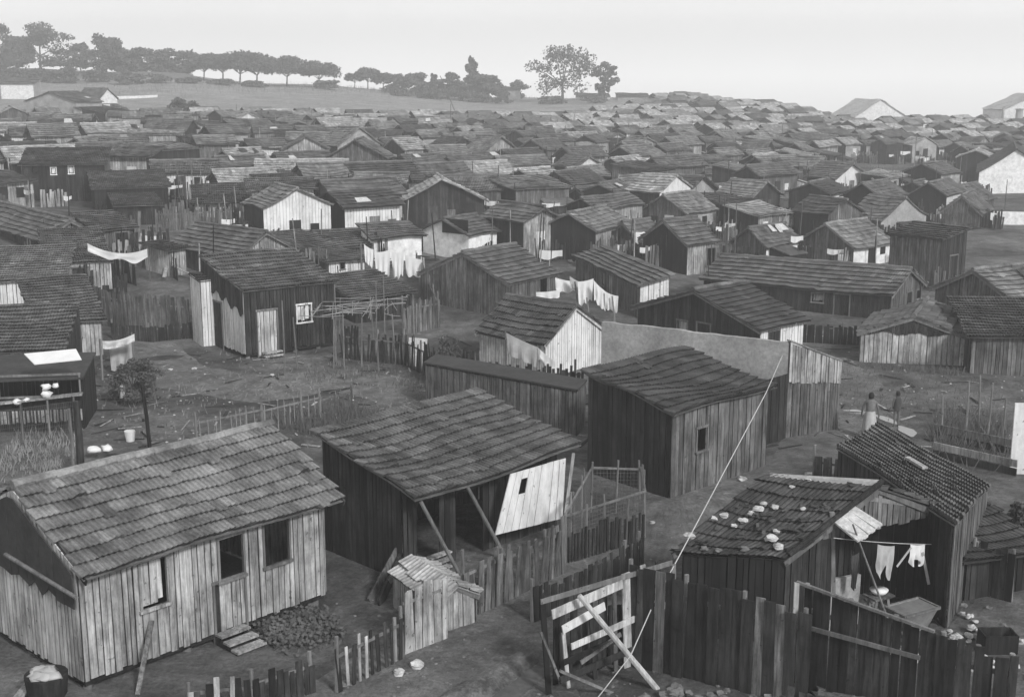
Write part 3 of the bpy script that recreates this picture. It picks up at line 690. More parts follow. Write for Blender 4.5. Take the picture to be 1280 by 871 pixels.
H[67] = S('house', 'white warehouse with a blank broad gable at the right edge', 1222, 243, 214, 1200, 1312, 4, 'a', rise=2.0, A=14, aang=70, wl='plaster_white', wr='plaster_white', roof='clay_dark', seed=72, auto=False, cat='warehouse', group=None, lod=1)
# ------------------------------------------------------------------ the crowded hillside
YTOP = [(-50, 172), (150, 160), (300, 153), (430, 156), (560, 158), (650, 160), (740, 153), (790, 143), (830, 130), (870, 120), (900, 118), (1400, 120)]
def interp(tab, x):
    for a, b in zip(tab, tab[1:]):
        if x <= b[0]: return a[1]+(b[1]-a[1])*max(0, (x-a[0]))/(b[0]-a[0])
    return tab[-1][1]
BARE = [(1030, 1210, 205, 242), (0, 98, 250, 268), (860, 930, 258, 262), (300, 440, 118, 136), (1185, 1320, 236, 300), (1120, 1290, 300, 330), (430, 660, 100, 137)]
ORD = ['first', 'second', 'third', 'fourth', 'fifth', 'sixth', 'seventh', 'eighth', 'ninth', 'tenth', 'eleventh', 'twelfth', 'thirteenth', 'fourteenth', 'fifteenth', 'sixteenth', 'seventeenth', 'eighteenth', 'nineteenth', 'twentieth']
for t_ in ('twenty', 'thirty', 'forty', 'fifty'): ORD += [t_+'-'+o for o in ORD[:9]]+[{'twenty': 'thirtieth', 'thirty': 'fortieth', 'forty': 'fiftieth', 'fifty': 'sixtieth'}[t_]]
rr = random.Random(21)
plan = []; d = 70.0; row = 0
while d < 345:
    x = -d*.42; n = 0
    while x < d*.42:
        y = d+rr.uniform(-2.6, 2.6)
        A, B = rr.uniform(2.5, 3.7), rr.uniform(2.7, 5.2)
        if rr.random() < .1: B *= 1.4
        if d > 140: A *= .86; B *= .82
        z = Z(x, y); px, py = proj((x, y, z))
        r = (A+B)/4
        ok = py > interp(YTOP, px) and py < 330 and not any(a < px < b and c < py < e for a, b, c, e in BARE)
        if px < 330 and py > 262: ok = False
        if ok and px > 1140 and py > 290: ok = False
        if ok:
            for hx, hy, hr in HUTS:
                if (hx-x)**2+(hy-y)**2 < (hr*.92+r*.86)**2: ok = False; break
        if ok:
            plan.append((d, x, y, A, B, row)); HUTS.append((x, y, r)); x += B*.62+rr.uniform(1.3, 3.2)
        else: x += 1.6
    d += 7.0+min(d, 150)*.013-(1.6 if d > 150 else 0); row += 1
plan.sort(key=lambda p: p[2])
NIND = 300-67
ind, far = plan[:NIND], plan[NIND:]
rows = {}
for p in ind: rows.setdefault(p[5], []).append(p)
TONE = {'wood_dark': 'dark', 'wood_tarred': 'black-sided', 'wood_grey': 'grey', 'wood_worn': 'worn pale', 'limewash': 'whitewashed', 'plaster': 'plastered'}
RT = {'clay_faded': 'pale', 'clay_light': 'light grey', 'clay_mid': 'grey', 'clay_dark': 'dark'}
rowno = 0
for k in sorted(rows):
    rowno += 1
    for i, (d, x, y, A, B, _) in enumerate(sorted(rows[k], key=lambda p: p[1])):
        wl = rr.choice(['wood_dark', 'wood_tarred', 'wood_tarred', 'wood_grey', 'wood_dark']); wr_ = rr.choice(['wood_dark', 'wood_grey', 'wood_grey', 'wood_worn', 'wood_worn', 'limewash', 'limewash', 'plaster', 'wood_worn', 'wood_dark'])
        rf = rr.choice(['clay_light', 'clay_faded', 'clay_mid', 'clay_light', 'clay_mid', 'clay_dark']); rg = rr.choice(['b', 'b', 'b', 'b', 'sa', 'a'])
        yaw = rr.gauss(36, 15)+(6 if x > 0 else -8)
        ty = {'b': 'long-ridged', 'sa': 'single-pitch', 'a': 'gable-fronted'}[rg]
        lab = f"{TONE[wr_]} {ty} hut, {RT[rf]} tiles, {ORD[i]} from left, {ORD[rowno-1]} row up the hill"
        yr = math.radians(yaw); O = Vector((x, y, 0))-Vector((math.cos(yr), math.sin(yr), 0))*B/2-Vector((-math.sin(yr), math.cos(yr), 0))*A/2
        O.z = Z(O.x, O.y)
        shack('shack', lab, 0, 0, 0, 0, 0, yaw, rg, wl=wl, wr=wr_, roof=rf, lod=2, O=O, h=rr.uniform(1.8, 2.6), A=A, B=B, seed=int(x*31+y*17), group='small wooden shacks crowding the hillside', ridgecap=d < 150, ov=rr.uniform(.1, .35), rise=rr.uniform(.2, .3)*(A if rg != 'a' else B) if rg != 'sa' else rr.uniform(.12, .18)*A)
# the remotest roofs read as one mass
mb = MB(); mb.mi = []; WM = ['wood_dark', 'wood_grey', 'wood_worn', 'plaster_white', 'wood_tarred', 'clay_light', 'clay_mid', 'clay_dark', 'clay_faded']
for d, x, y, A, B, _ in far:
    yr = math.radians(rr.gauss(33, 12)); b = Vector((math.cos(yr), math.sin(yr), 0)); a = Vector((-math.sin(yr), math.cos(yr), 0))
    O = Vector((x, y, 0))-b*B/2-a*A/2; O.z = Z(O.x, O.y)-.3; h = rr.uniform(1.8, 2.6); rs = .22*A; up = Vector((0, 0, 1))
    wi, wj = rr.choice([0, 4, 4, 1]), rr.choice([1, 2, 1, 2, 3, 0]); ri = rr.choice([5, 6, 8, 8, 7]); u0 = rr.randrange(500)
    n0 = len(mb.f)
    for p, q, mi, dd in ((O, O+a*A, wi, A), (O, O+b*B, wj, B), (O+b*B, O+b*B+a*A, wi, A), (O+a*A, O+a*A+b*B, wj, B)):
        uv = [(u0, 0), (u0+dd/.25, 0), (u0+dd/.25, 1), (u0, 1)]
        mb.poly([p, q, q+up*h, p+up*h], uv); mb.mi.append(mi)
        if dd == A: mb.poly([p+up*h, q+up*h, (p+q)/2+up*(h+rs)], uv[:3]); mb.mi.append(mi)
    o = .25; e0 = O-b*o+up*h-a*o-up*.12; e1 = O+b*(B+o)+up*h-a*o-up*.12; f0 = e0+a*(A+2*o); f1 = e1+a*(A+2*o); r0 = (e0+f0)/2+up*(rs+.15); r1 = (e1+f1)/2+up*(rs+.15)
    cu, cv = int(B/.3), 7
    for E0, E1 in ((e0, e1), (f0, f1)):
        mb.poly([E0, E1, r1, r0], [(.01, .01), (cu+.0, .01), (cu+.0, cv), (.01, cv)]); mb.mi.append(ri)
        mb.poly([E0-up*.1, E1-up*.1, r1-up*.1, r0-up*.1], [(.5, .5)]*4); mb.mi.append(ri)
    if rr.random() < .6:
        p = O+b*B*rr.uniform(.2, .6)-a*.03; q = p+b*.7; mb.poly([p, q, q+up*1.7, p+up*1.7]); mb.mi.append(4)
tag(mb.build('distant_shacks', WM), 'dense mass of tiny tiled roofs crowding the skyline ridge', 'shacks', kind='stuff')
# ------------------------------------------------------------------ trees
def at_depth(px, d):
    x = (px-640)/F_PX*d; return ground(x, d)
def height_px(p, ytop):
    r = ray(640+F_PX*p.x/p.y, ytop); t = math.hypot(p.x, p.y)/math.hypot(r.x, r.y); return CAM_H+r.z*t-p.z
def leafball(mb, c, rx, rz, n, sz, rr):
    for _ in range(n):
        while True:
            v = Vector((rr.uniform(-1, 1), rr.uniform(-1, 1), rr.uniform(-1, 1)))
            if .25 < v.length < 1: break
        v *= 1+abs(rr.gauss(0, .16))
        if v.length < .6 and rr.random() < .5: v = v.normalized()*rr.uniform(.7, 1)
        p = Vector(c)+Vector((v.x*rx, v.y*rx, v.z*rz)); s = sz*rr.uniform(.6, 1.3)
        n1 = Vector((rr.gauss(0, 1), rr.gauss(0, 1), rr.gauss(0, 1))).normalized(); a = n1.orthogonal().normalized()*s; b = n1.cross(a).normalized()*s*rr.uniform(.5, .9)
        mb.poly([p-a, p-b, p+a, p+b])
def tree(px, d, ytop, wpx, kind, label, ybase=None, seed=0, group='trees along the hilltop skyline', name='broadleaf_tree', cat='tree', mat='leaf'):
    rr = random.Random(seed+int(px)); p = G(px, ybase) if ybase else at_depth(px, d)
    dd = p.y; w_ = wpx*(1.45 if kind == 'round' and name == 'broadleaf_tree' else 1.25 if kind == 'umbrella' else 1)/F_PX*dd; H_ = height_px(p, ytop)
    T = thing(name, p, label, cat, group)
    tr = MB(); cr = MB(); sz = max(.05, dd*.00105)
    clear = {'umbrella': .36, 'round': .06, 'bush': .04, 'gum': .24, 'cone': .06}[kind]
    clumps = []
    if kind == 'umbrella':
        for i in range(30):
            a = rr.uniform(0, 6.28); r = (rr.random()**.5)*w_*.46; clumps.append((r*math.cos(a), r*math.sin(a), H_*(rr.uniform(.58, .86)-.1*(r/(w_*.46))**2), w_*.16, H_*.13))
    elif kind == 'gum':
        for i in range(46):
            a = rr.uniform(0, 6.28); z = rr.uniform(clear-.05, .95); env = max(.05, math.sin(math.pi*min(1, max(0, (z-.12)/.9))))**.6
            r = (rr.random()**.5)*w_*.42*env; clumps.append((r*math.cos(a), r*math.sin(a), H_*z, w_*rr.uniform(.06, .115), w_*rr.uniform(.04, .085)))
    elif kind == 'cone':
        for i in range(22):
            z = i/22*.9+.05; a = rr.uniform(0, 6.28); r = w_*.44*(1-z)**.6*rr.random(); clumps.append((r*math.cos(a), r*math.sin(a), H_*z, w_*.28*(1.05-z), H_*.07))
    else:
        for i in range(20):
            a = rr.uniform(0, 6.28); z = rr.uniform(clear+.1, .88); env = math.sin(math.pi*min(1, (z-clear+.12)/(1.05-clear)))**.5
            r = (rr.random()**.5)*w_*.36*env; clumps.append((r*math.cos(a), r*math.sin(a), H_*z, w_*rr.uniform(.08, .2), H_*rr.uniform(.06, .15)))
    n = int((.5 if kind == 'gum' else 1)*min(5200, max(900 if dd > 90 else 4800, w_*H_*48))/len(clumps))
    for c in clumps: leafball(cr, (p.x+c[0], p.y+c[1], p.z+c[2]), c[3], c[4], n, sz, rr)
    cr.build('crown', mat, T)
    lean = rr.uniform(-.06, .06)*H_; fk = Vector((p.x+lean, p.y, p.z+H_*max(.3, clear*.75))); th = max(.12, H_*.025) if kind != 'bush' else .04
    tr.tube([p-Vector((0, 0, .3)), (p+fk)/2+Vector((lean*.3, 0, 0)), fk], [th*1.3, th, th*.8], 7)
    for c in clumps[::3][:8]:
        q = Vector((p.x+c[0], p.y+c[1], p.z+c[2])); m = fk.lerp(q, .5)+Vector((0, 0, .03*H_)); tr.tube([fk, m, q], [th*.55, th*.35, th*.12], 5)
    tr.build('trunk', 'bark', T)
TR = [(8, 320, 30, 58, 'round', 'tall hazy tree at the far left edge of the hilltop'),
 (38, 345, 44, 34, 'round', 'lower tree filling the gap beside the tall tree at the left edge'),
 (64, 335, 26, 66, 'round', 'broad billowing tree, highest of the left hilltop'),
 (114, 340, 55, 30, 'round', 'small round tree on the terrace left of the upright tree'),
 (146, 318, 42, 38, 'round', 'upright flat-topped tree standing above the terrace edge'),
 (166, 330, 60, 36, 'round', 'dense tree right beside the upright flat-topped tree'),
 (190, 332, 59, 40, 'round', 'dense hazy tree, second in the belt right of the upright tree'),
 (214, 330, 61, 38, 'round', 'dense tree, third in the belt right of the upright tree'),
 (238, 332, 63, 38, 'round', 'dense tree, fourth in the belt, before the umbrella pines begin'),
 (262, 330, 66, 38, 'umbrella', 'first umbrella pine of the row, merging with the dense belt'),
 (285, 330, 64, 40, 'umbrella', 'second umbrella pine from the left in the row'),
 (306, 328, 62, 42, 'umbrella', 'third umbrella pine, with the tallest crown of the row'),
 (327, 330, 65, 36, 'umbrella', 'fourth umbrella pine, close against the tallest one'),
 (364, 330, 69, 46, 'umbrella', 'wide umbrella pine with light showing between its trunks'),
 (404, 330, 75, 36, 'umbrella', 'rightmost umbrella pine of the row beside the low hedge'),
 (447, 345, 90, 20, 'umbrella', 'tiny round-topped pine in the gap right of the umbrella row'),
 (463, 345, 83, 20, 'umbrella', 'slender small pine, taller of the pair in the gap'),
 (482, 345, 89, 24, 'umbrella', 'small spreading pine touching the dark thicket'),
 (500, 335, 92, 34, 'round', 'bushy tree at the left end of the central thicket'),
 (522, 332, 91, 34, 'round', 'bushy tree, second in the central thicket'),
 (543, 330, 92, 32, 'cone', 'pointed tree in the middle of the central thicket'),
 (562, 332, 90, 30, 'round', 'bushy tree just left of the tall conifer'),
 (592, 330, 70, 36, 'cone', 'tall pointed conifer rising out of the central thicket'),
 (611, 330, 92, 36, 'round', 'round tree against the right side of the tall conifer'),
 (578, 326, 98, 30, 'bush', 'low bush at the foot of the tall conifer'),
 (645, 345, 99, 22, 'round', 'small rounded tree between thicket and great eucalyptus'),
 (702, 322, 60, 102, 'gum', 'great open-crowned eucalyptus, largest tree on the skyline'),
 (755, 325, 78, 42, 'gum', 'slim eucalyptus right of the great one')]
for q in TR:
    nm = {'umbrella': 'umbrella_pine', 'gum': 'eucalyptus', 'cone': 'conifer', 'bush': 'bush'}.get(q[4], 'broadleaf_tree')
    tree(*q, name=nm)
BU = [(30, 300, 84, 40), (60, 300, 86, 44), (95, 300, 84, 40), (130, 305, 87, 44), (170, 300, 89, 40), (205, 305, 93, 36), (245, 310, 97, 34), (285, 315, 99, 34), (325, 318, 101, 34), (410, 322, 100, 40), (628, 318, 114, 26), (505, 322, 112, 34), (540, 322, 113, 34), (600, 322, 116, 34), (690, 312, 120, 40), (740, 315, 121, 36), (230, 200, 122, 26), (247, 205, 126, 22), (905, 155, 220, 30)]
for i, q in enumerate(BU):
    tree(q[0], q[1], q[2], q[3]*1.2, 'bush', f"low dark bush, {ORD[i]} from left along the foot of the hilltop trees" if i < 16 else ['scrubby bush in front of the ruined wall on the left slope', 'second scrubby bush on the left slope', 'round shrub among roofs left of the bare patch'][i-16], seed=50, name='bush', cat='bush', group='bushes under the hilltop trees')
# hilltop masonry and walls
def block(name, label, cat, px0, px1, d, ytop, depth, mat, roofmat='clay_mid', group=None, rise=.8):
    p = at_depth(px0, d); q = at_depth(px1, d); h = height_px(p, ytop)
    shack(name, label, 0, 0, 0, 0, 0, 2, 'sa', O=Vector((p.x, p.y, p.z)), h=h, A=depth, B=(q-p).length, wl=mat, wr=mat, roof=roofmat, lod=2, auto=False, rise=rise, group=group, cat=cat, ridgecap=False)
block('house', 'low long grey building on the skyline right of the slim eucalyptus', 'house', 770, 808, 330, 121, 5, 'plaster', group='buildings on the skyline')
block('house', 'low pale building behind the great eucalyptus trunk', 'house', 720, 760, 335, 121, 5, 'plaster_white', group='buildings on the skyline')
block('house', 'tiny flat building beside the small rounded skyline tree', 'house', 622, 650, 335, 113, 5, 'plaster', group='buildings on the skyline')
shack('house', 'pale gabled hall rising over the right-hand skyline', 0, 0, 0, 0, 0, 14, 'a', O=at_depth(1062, 254)-Vector((0, 0, 1)), h=3.6, A=10, B=11, rise=3.2, wl='plaster_white', wr='plaster_white', roof='sheet_pale', lod=2, auto=False, cat='hall', group='buildings on the skyline', ridgecap=False)
shack('house', 'pale block at the right edge with a tall chimney in front', 0, 0, 0, 0, 0, 5, 'a', O=at_depth(1244, 258)-Vector((0, 0, 1)), h=5.0, A=9, B=14, rise=3, wl='plaster_white', wr='plaster_white', roof='sheet_pale', lod=2, auto=False, cat='house', group='buildings on the skyline', ridgecap=False)
def chimney(px, d, ytop, r, label):
    p = at_depth(px, d); h = height_px(p, ytop); T = MB(); T.tube([p-Vector((0, 0, 1)), p+Vector((0, 0, h*.95)), p+Vector((0, 0, h*.95)), p+Vector((0, 0, h))], [r*1.2, r, r*1.25, r*1.25], 8)
    tag(T.build('chimney_stack', 'plaster'), label, 'chimney', 'chimneys on the right skyline')
chimney(1264, 255, 136, .7, 'thicker brick chimney stack by the block at the right edge'); chimney(1244, 258, 135, .22, 'thin tall stack left of the thick chimney'); chimney(1108, 262, 143, .4, 'short stub chimney beside the pale gabled hall')
# retaining wall and road on the left hilltop
def wallstrip(name, label, cat, pts, h, th, mat, group=None):
    """pts = [(px, depth)]"""
    mb = MB(); q = [at_depth(*p) for p in pts]
    for a, b in zip(q, q[1:]):
        n = 6
        for i in range(n):
            p0 = a.lerp(b, i/n); p1 = a.lerp(b, (i+1)/n); s = Vector((0, th, 0)); z0, z1 = Z(p0.x, p0.y), Z(p1.x, p1.y)
            p0 = Vector((p0.x, p0.y, z0-.5)); p1 = Vector((p1.x, p1.y, z1-.5)); u = Vector((0, 0, h+.5))
            mb.hexa([p0, p1, p1+s, p0+s], [p0+u, p1+u, p1+u+s, p0+u+s])
    return tag(mb.build(name, mat), label, cat, group)
wallstrip('retaining_wall', 'dark retaining wall of the hilltop terrace under the trees', 'wall', [(30, 318), (155, 318), (250, 322)], 1.5, .5, 'stone_dark')
wallstrip('garden_wall', 'pale low wall running along the upper edge of the bare left slope', 'wall', [(45, 245), (120, 250), (205, 262)], .5, .3, 'plaster_white')
wallstrip('garden_wall', 'long whitewashed yard wall left of centre on the slope', 'wall', [(404, 142), (462, 146)], 1.1, .2, 'plaster_white')
wallstrip('boundary_wall', 'low white yard wall with openings under the warehouse', 'wall', [(1238, 99), (1310, 99)], 1.0, .2, 'plaster_white')
# tall thin poles standing among the roofs
def pole(px, py, ytop, r, label, lean=0, mat='beam', name='pole', group='thin poles rising among the huts', d=None):
    p = at_depth(px, d) if d else G(px, py); h = height_px(p, ytop); mb = MB()
    mb.tube([p-Vector((0, 0, .3)), p+Vector((lean*h*.5+.02, 0, h*.5)), p+Vector((lean*h, 0, h))], [r*1.1, r, r*.8], 6)
    return tag(mb.build(name, mat), label, 'pole', group), p+Vector((lean*h, 0, h))
PL = [(576, 0, 95, .09, 'long thin leaning pole pointing up in front of the central thicket', -.42, 230), (623, 190, 143, .05, 'thin straight pole in the middle of the slope', 0, None), (196 + 270, 208, 185, .05, 'short pole beside the long whitewashed yard wall', 0, None),
      (563, 172, 130, .06, 'thin pole below the foot of the leaning pole', .02, None), (624, 206, 172, .05, 'thin pole just below the straight middle pole', .03, None), (738, 226, 190, .05, 'thin pole near the centre of the hillside', 0, None), (1142, 214, 170, .05, 'pole standing at the edge of the bare patch', .02, None), (988, 166, 140, .06, 'pole at the skyline right of the ridge huts', 0, None), (1168, 160, 142, .06, 'pole on the skyline right of the pale hall', 0, None)]
for q in PL: pole(q[0], q[1], q[2], q[3], q[4], q[5], d=q[6])
# ------------------------------------------------------------------ foreground and yards
UPV = Vector((0, 0, 1))
def Pd(px, py, d):
    r = ray(px, py); t = d/r.y; return Vector((0, 0, CAM_H))+r*t
class VPlane:
    """vertical plane through two ground points; maps pixels on it"""
    def __init__(s, p0, p1):
        s.p0 = Vector(p0); s.d = Vector((p1[0]-p0[0], p1[1]-p0[1], 0)); s.L = s.d.length; s.d.normalize()
        s.n = Vector((s.d.y, -s.d.x, 0))
        if s.n.dot(Vector(p0)) > 0: s.n = -s.n
    def __call__(s, px, py, off=0):
        r = ray(px, py); c = Vector((0, 0, CAM_H)); t = (s.p0+s.n*off-c).dot(s.n)/r.dot(s.n); return c+r*t
def fence(label, pts, h, mat='wood_grey', w=.13, gap=.03, ragged=.12, posts=True, rails=1, name='fence', group='fences between the yards', lean=.03, h2=None, seed=0, rad=None, wander=.04, mats2=None, post_mat='beam', skipp=0, w3=False):
    rr = random.Random(seed+len(label)*7)
    P_ = [p if isinstance(p, Vector) else G(*p) for p in pts]; T = thing(name, P_[0], label, 'fence', group)
    mb = MB(); mb2 = MB(); rl = MB(); tot = sum((b-a).length for a, b in zip(P_, P_[1:])); acc = 0
    for a, b in zip(P_, P_[1:]):
        L = (b-a).length; d = (b-a)/L; n = Vector((d.y, -d.x, 0)).normalized(); t = 0
        if n.dot(a) > 0: n = -n
        while t < L:
            f = (acc+t)/tot; hh = (h if h2 is None else h*(1-f)+h2*f)*(1+rr.uniform(-ragged, ragged))
            ww = w*rr.uniform(.6, 1.3); c = a+d*(t+ww/2); z = Z(c.x, c.y)-.08
            if rr.random() > skipp:
                p = Vector((c.x, c.y, z)); q = p+Vector((0, 0, hh))+d*rr.uniform(-lean, lean)*hh*1.5+n*rr.uniform(-lean, lean)*hh
                m = mb2 if (mats2 and rr.random() < .16) else mb
                if rad: m.tube([p, p.lerp(q, .5)+d*rr.uniform(-.02, .02), q], [rad, rad*.9, rad*.6], 5)
                else: m.board(p, q, .02, ww, up=n)
            t += ww+gap*rr.uniform(.4, 1.8)
        for k in range(rails):
            z = h*(.75 if k == 0 else .25) if h2 is None else min(h, h2)*(.7 if k == 0 else .25)
            m_ = a.lerp(b, .5); A_, B_ = a+UPV*z-n*.03, b+UPV*(z+rr.uniform(-.05, .05))-n*.03; rl.board(A_, B_, .06, .035)
        if posts:
            for k in range(int(L/1.7)+2):
                t = min(L, k*1.7); c = a+d*t-n*.06; s = MB(); hh = (h if h2 is None else h*(1-(acc+t)/tot)+h2*(acc+t)/tot)*rr.uniform(.95, 1.2)
                s.tube([(c.x, c.y, Z(c.x, c.y)-.2), (c.x+rr.uniform(-.04, .04), c.y, Z(c.x, c.y)+hh)], [.05, .04], 6); s.build('post', post_mat, T)
        acc += L
    mb.build('boards', mat, T)
    if len(mb2.f) > 12: mb2.build('boards', mats2, T, label='pale replacement boards')
    if rails: rl.build('rail', post_mat, T)
    return T
def cloth(label, p0, p1, drop, mat='cloth_white', seed=0, sag=.08, taper=0, name='hanging_cloth', group='washing hung out to dry', cat='laundry', uneven=.15, nx=14, nz_=8, rope=False):
    rr = random.Random(seed); p0, p1 = Vector(p0), Vector(p1); d = p1-p0; n = Vector((d.y, -d.x, 0)).normalized(); mb = MB(); g_ = []
    for i in range(nx+1):
        u = i/nx; row_ = []
        for j in range(nz_+1):
            v = j/nz_; top = p0.lerp(p1, u)-UPV*sag*4*u*(1-u)
            dr = drop*(1+uneven*noise.noise(Vector((u*3+seed, 0, seed))))*(1-taper*abs(u-.5)*2)
            fold = .05*math.sin(u*17+seed+v*1.5)*v+.07*noise.noise(Vector((u*4, v*2, seed*1.7)))*v
            row_.append(top-UPV*dr*v+n*fold+d.normalized()*(.5-u)*.12*v*drop)
        g_.append(row_)
    for i in range(nx):
        for j in range(nz_):
            mb.poly([g_[i][j], g_[i][j+1], g_[i+1][j+1], g_[i+1][j]])
            e = n*.006; mb.poly([g_[i][j]+e, g_[i+1][j]+e, g_[i+1][j+1]+e, g_[i][j+1]+e])
    o = mb.build(name, mat, smooth=True); return tag(o, label, cat, group)
def line(label, pts, r=.008, mat='rope', sag=.1, name='clothes_line', cat='rope', group=None):
    mb = MB(); out = []
    for a, b in zip(pts, pts[1:]):
        a, b = Vector(a), Vector(b)
        for k in range(10): t = k/10; out.append(a.lerp(b, t)-UPV*sag*4*t*(1-t))
    out.append(Vector(pts[-1])); mb.tube(out, r, 5)
    return tag(mb.build(name, mat), label, cat, group)
def single(name, mat, label, cat, group, fn, smooth=False):
    mb = MB(); fn(mb); return tag(mb.build(name, mat, smooth=smooth), label, cat, group)
# --- plaster parapet and its plank side
wl_, wr0 = P(752, 404, 3.15), P(986, 430, 3.15); wr1 = P(1051, 452, 2.3)
g0, g1, g2 = (Vector((p.x, p.y, Z(p.x, p.y))) for p in (wl_, wr0, wr1))
T = thing('plaster_wall', g0, 'tall blotchy plastered wall running behind the small-windowed hut', 'wall')
mb = MB(); n_ = 18
for i in range(n_):
    a, b = g0.lerp(g1, i/n_), g0.lerp(g1, (i+1)/n_); d_ = (g1-g0).normalized(); s = Vector((-d_.y, d_.x, 0))*.18
    za, zb_ = 3.15+.02*math.sin(i*i*1.3), 3.15+.02*math.sin((i+1)**2*1.3)
    mb.hexa([a-UPV*.2, b-UPV*.2, b+s-UPV*.2, a+s-UPV*.2], [a+UPV*za, b+UPV*zb_, b+s+UPV*zb_, a+s+UPV*za])
mb.build('wall', 'plaster', T)
T = thing('plank_wall', g1, 'high plank wall with a slanting top closing the end of the plastered wall', 'wall')
mb = MB(); vp = VPlane(g1, g2); L_ = vp.L
planks(mb, g1, g2, lambda t: -.05, lambda t: 1.95-.3*t/L_, vp.n, .13, rr=random.Random(4), ragged=.01)
mb.build('lower_boards', 'wood_grey', T)
mb = MB(); planks(mb, g1+vp.n*.04, g2+vp.n*.04, lambda t: 1.9-.3*t/L_, lambda t: 3.2-.9*t/L_, vp.n, .13, rr=random.Random(5)); mb.build('upper_boards', 'wood_worn', T)
mb = MB(); a = g1+vp.n*.02; b = H[3]['O']+H[3]['bv']*H[3]['B']+H[3]['av']*1.2
planks(mb, Vector((b.x, b.y, 0)), Vector((a.x, a.y, 0)), lambda t: -.05, lambda t: 2.2, vp.n, .15, rr=random.Random(6)); mb.build('corner_boards', 'wood_dark', T)
mb = MB(); mb.board(g1+UPV*3.22, g2+UPV*2.34, .05, .2); mb.build('capping', 'beam', T)
# --- nearest hut: gable end, steps, tub
h1 = H[1]; T = h1['T']
mb = MB(); e = h1['nA']*.07
planks(mb, h1['O']+h1['av']*.02+e, h1['O']+h1['av']*3.2+e, lambda t: h1['O'].z+1.72+.12*math.sin(t*9), lambda t: h1['top'](t, 0)-.12, h1['nA'], .3, rr=random.Random(2), rough=.01, ragged=.0)
mb.build('painted_gable_void', 'tar_felt', T)  # near-black boards painted to stand for the dark void under the roof
mb = MB(); p = h1['O']+h1['nA']*.14+UPV*2.0; mb.tube([p-h1['av']*.2, p+h1['av']*2.6+UPV*.12], [.04, .045], 7); mb.build('gable_rail', 'beam', T)
T = thing('wooden_steps', G(305, 812), 'three plank steps up to the door of the nearest hut', 'steps')
zf = h1['O'].z+.24; tm = (h1['face_px']('B', 285, 760)[0])
for k in range(3):
    c = h1['O']+h1['bv']*(tm-.05)+h1['nB']*(.22+k*.27); z = zf-.02-k*.09
    mb = MB(); mb.board(Vector((c.x, c.y, z))-h1['bv']*.36, Vector((c.x, c.y, z))+h1['bv']*.36, .045, .24); mb.build('tread', 'wood_worn', T)
for s_ in (-1, 1):
    mb = MB(); c = h1['O']+h1['bv']*(tm-.05+s_*.33)+h1['nB']*.12; q = c+h1['nB']*.72
    mb.hexa([c+UPV*0-h1['bv']*.02, q-h1['bv']*.02, q+h1['bv']*.02, c+h1['bv']*.02], [Vector((c.x, c.y, zf-.06))-h1['bv']*.02, Vector((q.x, q.y, zf-.27))-h1['bv']*.02, Vector((q.x, q.y, zf-.27))+h1['bv']*.02, Vector((c.x, c.y, zf-.06))+h1['bv']*.02]); mb.build('side_board', 'wood_dark', T)
p = G(60, 872); T = thing('wash_tub', p, 'round wash tub heaped with pale washing by the nearest hut', 'tub')
mb = MB(); mb.tube([p, p+UPV*.1, p+UPV*.5], [.3, .36, .4], 18); mb.build('tub_body', 'wood_dark', T)
mb = MB()
for k in range(9): a = k*.7; stone_mb(mb, (p.x+.2*math.cos(a)*(k/9+.3), p.y+.2*math.sin(a)*(k/9+.3), p.z+.52), .17, k, .5)
mb.build('washing', 'cloth_grey', T, smooth=True)
single('board', 'wood_worn', 'loose pale board lying beside the wash tub', 'board', None, lambda m: m.board(G(22, 876)+UPV*.05, G(45, 858)+UPV*.22, .03, .2))
single('plank', 'wood_grey', 'thin plank leaning upright on the wall below the shuttered window', 'plank', None, lambda m: m.board(G(172, 868), h1['W'](0, 1.45, 1.0)+h1['nB']*.08, .05, .09))
# --- porch of the leaning hut
h2 = H[2]; T = h2['T']; O2, b2, n2 = h2['O'], h2['bv'], h2['nB']
pl = VPlane(O2+n2*.55, O2+n2*.55+b2)
for (a, b) in (((526, 627), (566, 716)), ((584, 608), (621, 690))):
    mb = MB(); p = pl(*a); q = pl(*b); q = q+n2*.25; q.z = max(Z(q.x, q.y)-.05, min(q.z, .3)); mb.tube([q, p], [.05, .045], 7); mb.build('prop', 'beam', T)
mb = MB(); rq = random.Random(5)
tl, trr, br_, bl = pl(637, 592), pl(706, 572), pl(702, 647), pl(618, 668)
nn = 9
for i in range(nn):
    u0, u1 = i/nn, (i+.93)/nn; off = n2*rq.uniform(0, .02)
    a_, b_, c_, d_ = bl.lerp(br_, u0), bl.lerp(br_, u1), tl.lerp(trr, u1), tl.lerp(trr, u0)
    if i == 2: segs = [(0, .6), (.86, 1)]
    else: segs = [(0, 1)]
    for s0, s1 in segs:
        A_, B_, C_, D_ = a_.lerp(d_, s0), b_.lerp(c_, s0), b_.lerp(c_, s1), a_.lerp(d_, s1)
        mb.hexa([A_+off, B_+off, B_+off+n2*.03, A_+off+n2*.03], [D_+off, C_+off, C_+off+n2*.03, D_+off+n2*.03], i*3+.5, 0, 2)
mb.build('front_panel', 'limewash', T, label='whitewashed leaning front panel')
mb = MB(); mb.board(pl(717, 566), pl(707, 642, .1), .08, .05); mb.build('post', 'beam_pale', T)
fence('crooked paling fence under the whitewashed porch panel', [(582, 775), (624, 757), (707, 716)], 1.35, 'wood_grey', ragged=.14, gap=.03, skipp=.04, lean=.06)
T = thing('plank_steps', G(535, 722), 'small stack of plank steps inside the propped porch', 'steps')
for k in range(3): mb = MB(); p, q = pl(536, 716-k*9, -.2+k*-.12), pl(562, 706-k*9, -.2+k*-.12); mb.board(p, q, .04, .2); mb.build('tread', 'wood_worn', T)
